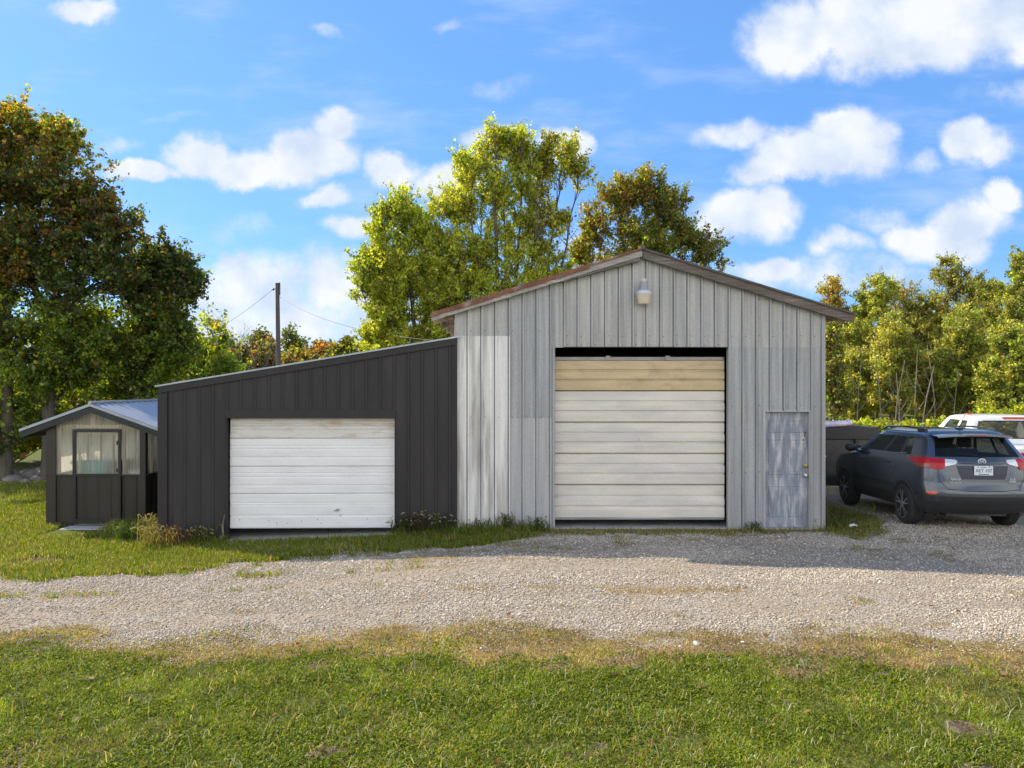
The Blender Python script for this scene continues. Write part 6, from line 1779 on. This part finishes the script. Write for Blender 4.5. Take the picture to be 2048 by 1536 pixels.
# bed
w = MB()
for sgn in (-1, 1):
    x0, x1 = (-1.0, -.86) if sgn < 0 else (.86, 1.0)
    w.bbox(x0, x1, .04, 1.98, .95, 1.33, .025)
    for (y0, y1, z0) in ((.04, .42, .5), (1.34, 1.98, .5)):
        w.bbox(x0 + .012, x1 - .012, y0, y1, z0, .96, .02)
w.box(-.86, .86, .1, 1.98, .68, .72); w.bbox(-.86, .86, 1.92, 1.98, .7, 1.25, .02)
w.build('bed', M['paint_w'], pk, True, 40, local=True)
w = MB(); w.bbox(-.84, .84, .0, .07, .66, 1.30, .02); tg = w.build('tailgate', M['paint_w'], pk, True, 40, local=True)
w = MB(); w.box(-.12, .12, -.012, .0, 1.05, 1.12); w.build('tailgate_handle', M['plastic'], tg, local=True)
for sgn in (-1, 1):
    w = MB(); xa = sgn * .925; w.bbox(xa - .075, xa + .085 if sgn > 0 else xa + .075, -.005, .12, .86, 1.24, .015); tl = w.build('tail_lamp', M['red_lamp'], pk, True, 40, local=True)
    w = MB(); w.bbox(xa - .07, xa + .07, -.012, .03, 1.0, 1.08, .006); w.build('reverse_lens', M['clear_lamp'], tl, local=True)
    w = MB(); w.bbox(sgn * 1.12 - .11, sgn * 1.12 + .11, 3.75, 3.85, 1.26, 1.46, .03); w.tube([(sgn * .92, 3.85, 1.28), (sgn * 1.06, 3.8, 1.32)], .02, 6); w.build('mirror', M['plastic'], pk, True, 50, local=True)
    w = MB(); w.tube([(sgn * .985, 2.55, 1.12), (sgn * 1.0, 2.6, 1.12), (sgn * 1.0, 2.72, 1.12), (sgn * .985, 2.76, 1.12)], .012, 5); w.build('door_handle', M['paint_w'], pk, local=True)
    for y in (.88, 4.75):
        wheel(pk, sgn * .86, y, .37, .24, sgn, 6)
w = MB(); w.bbox(-.95, .95, -.16, -.02, .48, .64, .03); w.build('bumper', M['chrome'], pk, True, 40, local=True)
w = MB(); w.box(-.5, .5, .1, 5.2, .40, .50); w.build('frame', M['seam'], pk, local=True)

# --- black trailer and the rolled tarp on its rim
TY = 17.6; tz0 = gz(7.6, TY)
tr_ = empty('utility_trailer', (7.7, TY, tz0)); tag(tr_, 'black steel dump trailer standing behind the grey suv', 'trailer')
ts = F / TY
def tz(p): return CAM_H - (p - 768) / ts
TX0, TX1 = 6.15, 8.62
M['trailer'] = surf('trailer_black', (.018, .017, .016), .45, 0, .3, (4, 4, 4), 50, .2)
M['trailer_p'] = surf('trailer_panel', (.055, .055, .045), .5, 0, .3, (4, 4, 4), 50, .25, 0, (.10, .085, .06), (5, 5, 5), (.55, .75), .7)
w = MB(); w.bbox(TX0, TX1, TY, TY + .10, tz(879), tz(855), .012); w.bbox(TX0, TX0 + .1, TY + .1, TY + 3.2, tz(879), tz(855), .012); w.bbox(TX1 - .1, TX1, TY + .1, TY + 3.2, tz(879), tz(855), .012); w.bbox(TX0, TX1, TY + 3.2, TY + 3.3, tz(879), tz(855), .012)
w.build('top_rail', M['trailer'], tr_)
w = MB(); w.box(TX0 + .04, TX1 - .04, TY + .04, TY + .08, tz(950), tz(879)); w.box(TX0 + .04, TX0 + .08, TY + .08, TY + 3.2, tz(950), tz(879)); w.box(TX1 - .08, TX1 - .04, TY + .08, TY + 3.2, tz(950), tz(879)); w.box(TX0 + .08, TX1 - .08, TY + 3.22, TY + 3.26, tz(950), tz(879)); w.box(TX0 + .08, TX1 - .08, TY + .1, TY + 3.2, tz(950), tz(945)); w.build('side_panel', M['trailer_p'], tr_)
for x in (TX0 + .05, 7.28, 8.05, TX1 - .11):
    w = MB(); w.box(x, x + .09, TY - .02, TY + .035, tz(952), tz(879)); w.build('post', M['trailer'], tr_)
w = MB(); w.bbox(TX0, TX1, TY - .03, TY + .09, tz(962), tz(950), .01); w.box(7.2, 7.6, TY - .02, TY + .03, tz(975), tz(962)); w.box(TX0 + .3, TX0 + .4, TY, TY + 3.2, tz(960), tz(950)); w.build('frame', M['trailer'], tr_)
w = MB(); w.box(7.31, 7.36, TY - .026, TY - .021, tz(914), tz(911)); w.build('latch', M['plate'], tr_)
for sgn, x in ((-1, TX0 - .02), (1, TX1 + .02)):
    for y in (TY + 1.3, TY + 2.1):
        w = MB(); w.lathe((x, y, tz0 + .34), [(.2, -.1), (.31, -.1), (.34, -.06), (.34, .06), (.31, .1), (.2, .1)], 24, 'x'); wv_ = w.build('wheel', M['rubber'], tr_, True, 30)
w = MB(); w.box(6.75, 7.6, TY - .3, TY - .1, gz(7.2, TY) - .02, gz(7.2, TY) + .17); tag(w.build('timber_block', M['lumber']), 'pale timber block on the ground below the black trailer', 'timber')
M['tarp'] = surf('pale_lilac_roll', (.62, .50, .66), .35, 0, .2, (9, 9, 9), 40, .1, 0, (.78, .76, .80), (5, 5, 5), (.45, .6), .8)
w = MB(); P = [(7.0, TY + .1, tz(851.5)), (7.25, TY + .09, tz(850)), (7.6, TY + .08, tz(848)), (7.98, TY + .07, tz(845.5)), (8.0, TY + .07, tz(845.3))]
w.tube(P, [.10, .085, .07, .068, .05], 12)
rows = []
tp = w.build('rolled_tarp', M['tarp'], None, True, 50); tag(tp, 'pale lilac rolled tarp lying on the rim of the black trailer', 'tarp')
w = MB(); rt = random.Random(4)
rows = [[(6.9 + .12 * i, TY + .05 + .08 * j, tz(852) + .10 + .06 * rt.random() - .02 * i) for i in range(4)] for j in range(4)]
w.grid(rows); w.grid([[(p[0], p[1], p[2] - .12) for p in r_] for r_ in rows][::-1]); tag(w.build('plastic_sheet', M['tarp']), 'crumpled pale plastic sheet beside the rolled tarp at the barn corner', 'sheet')
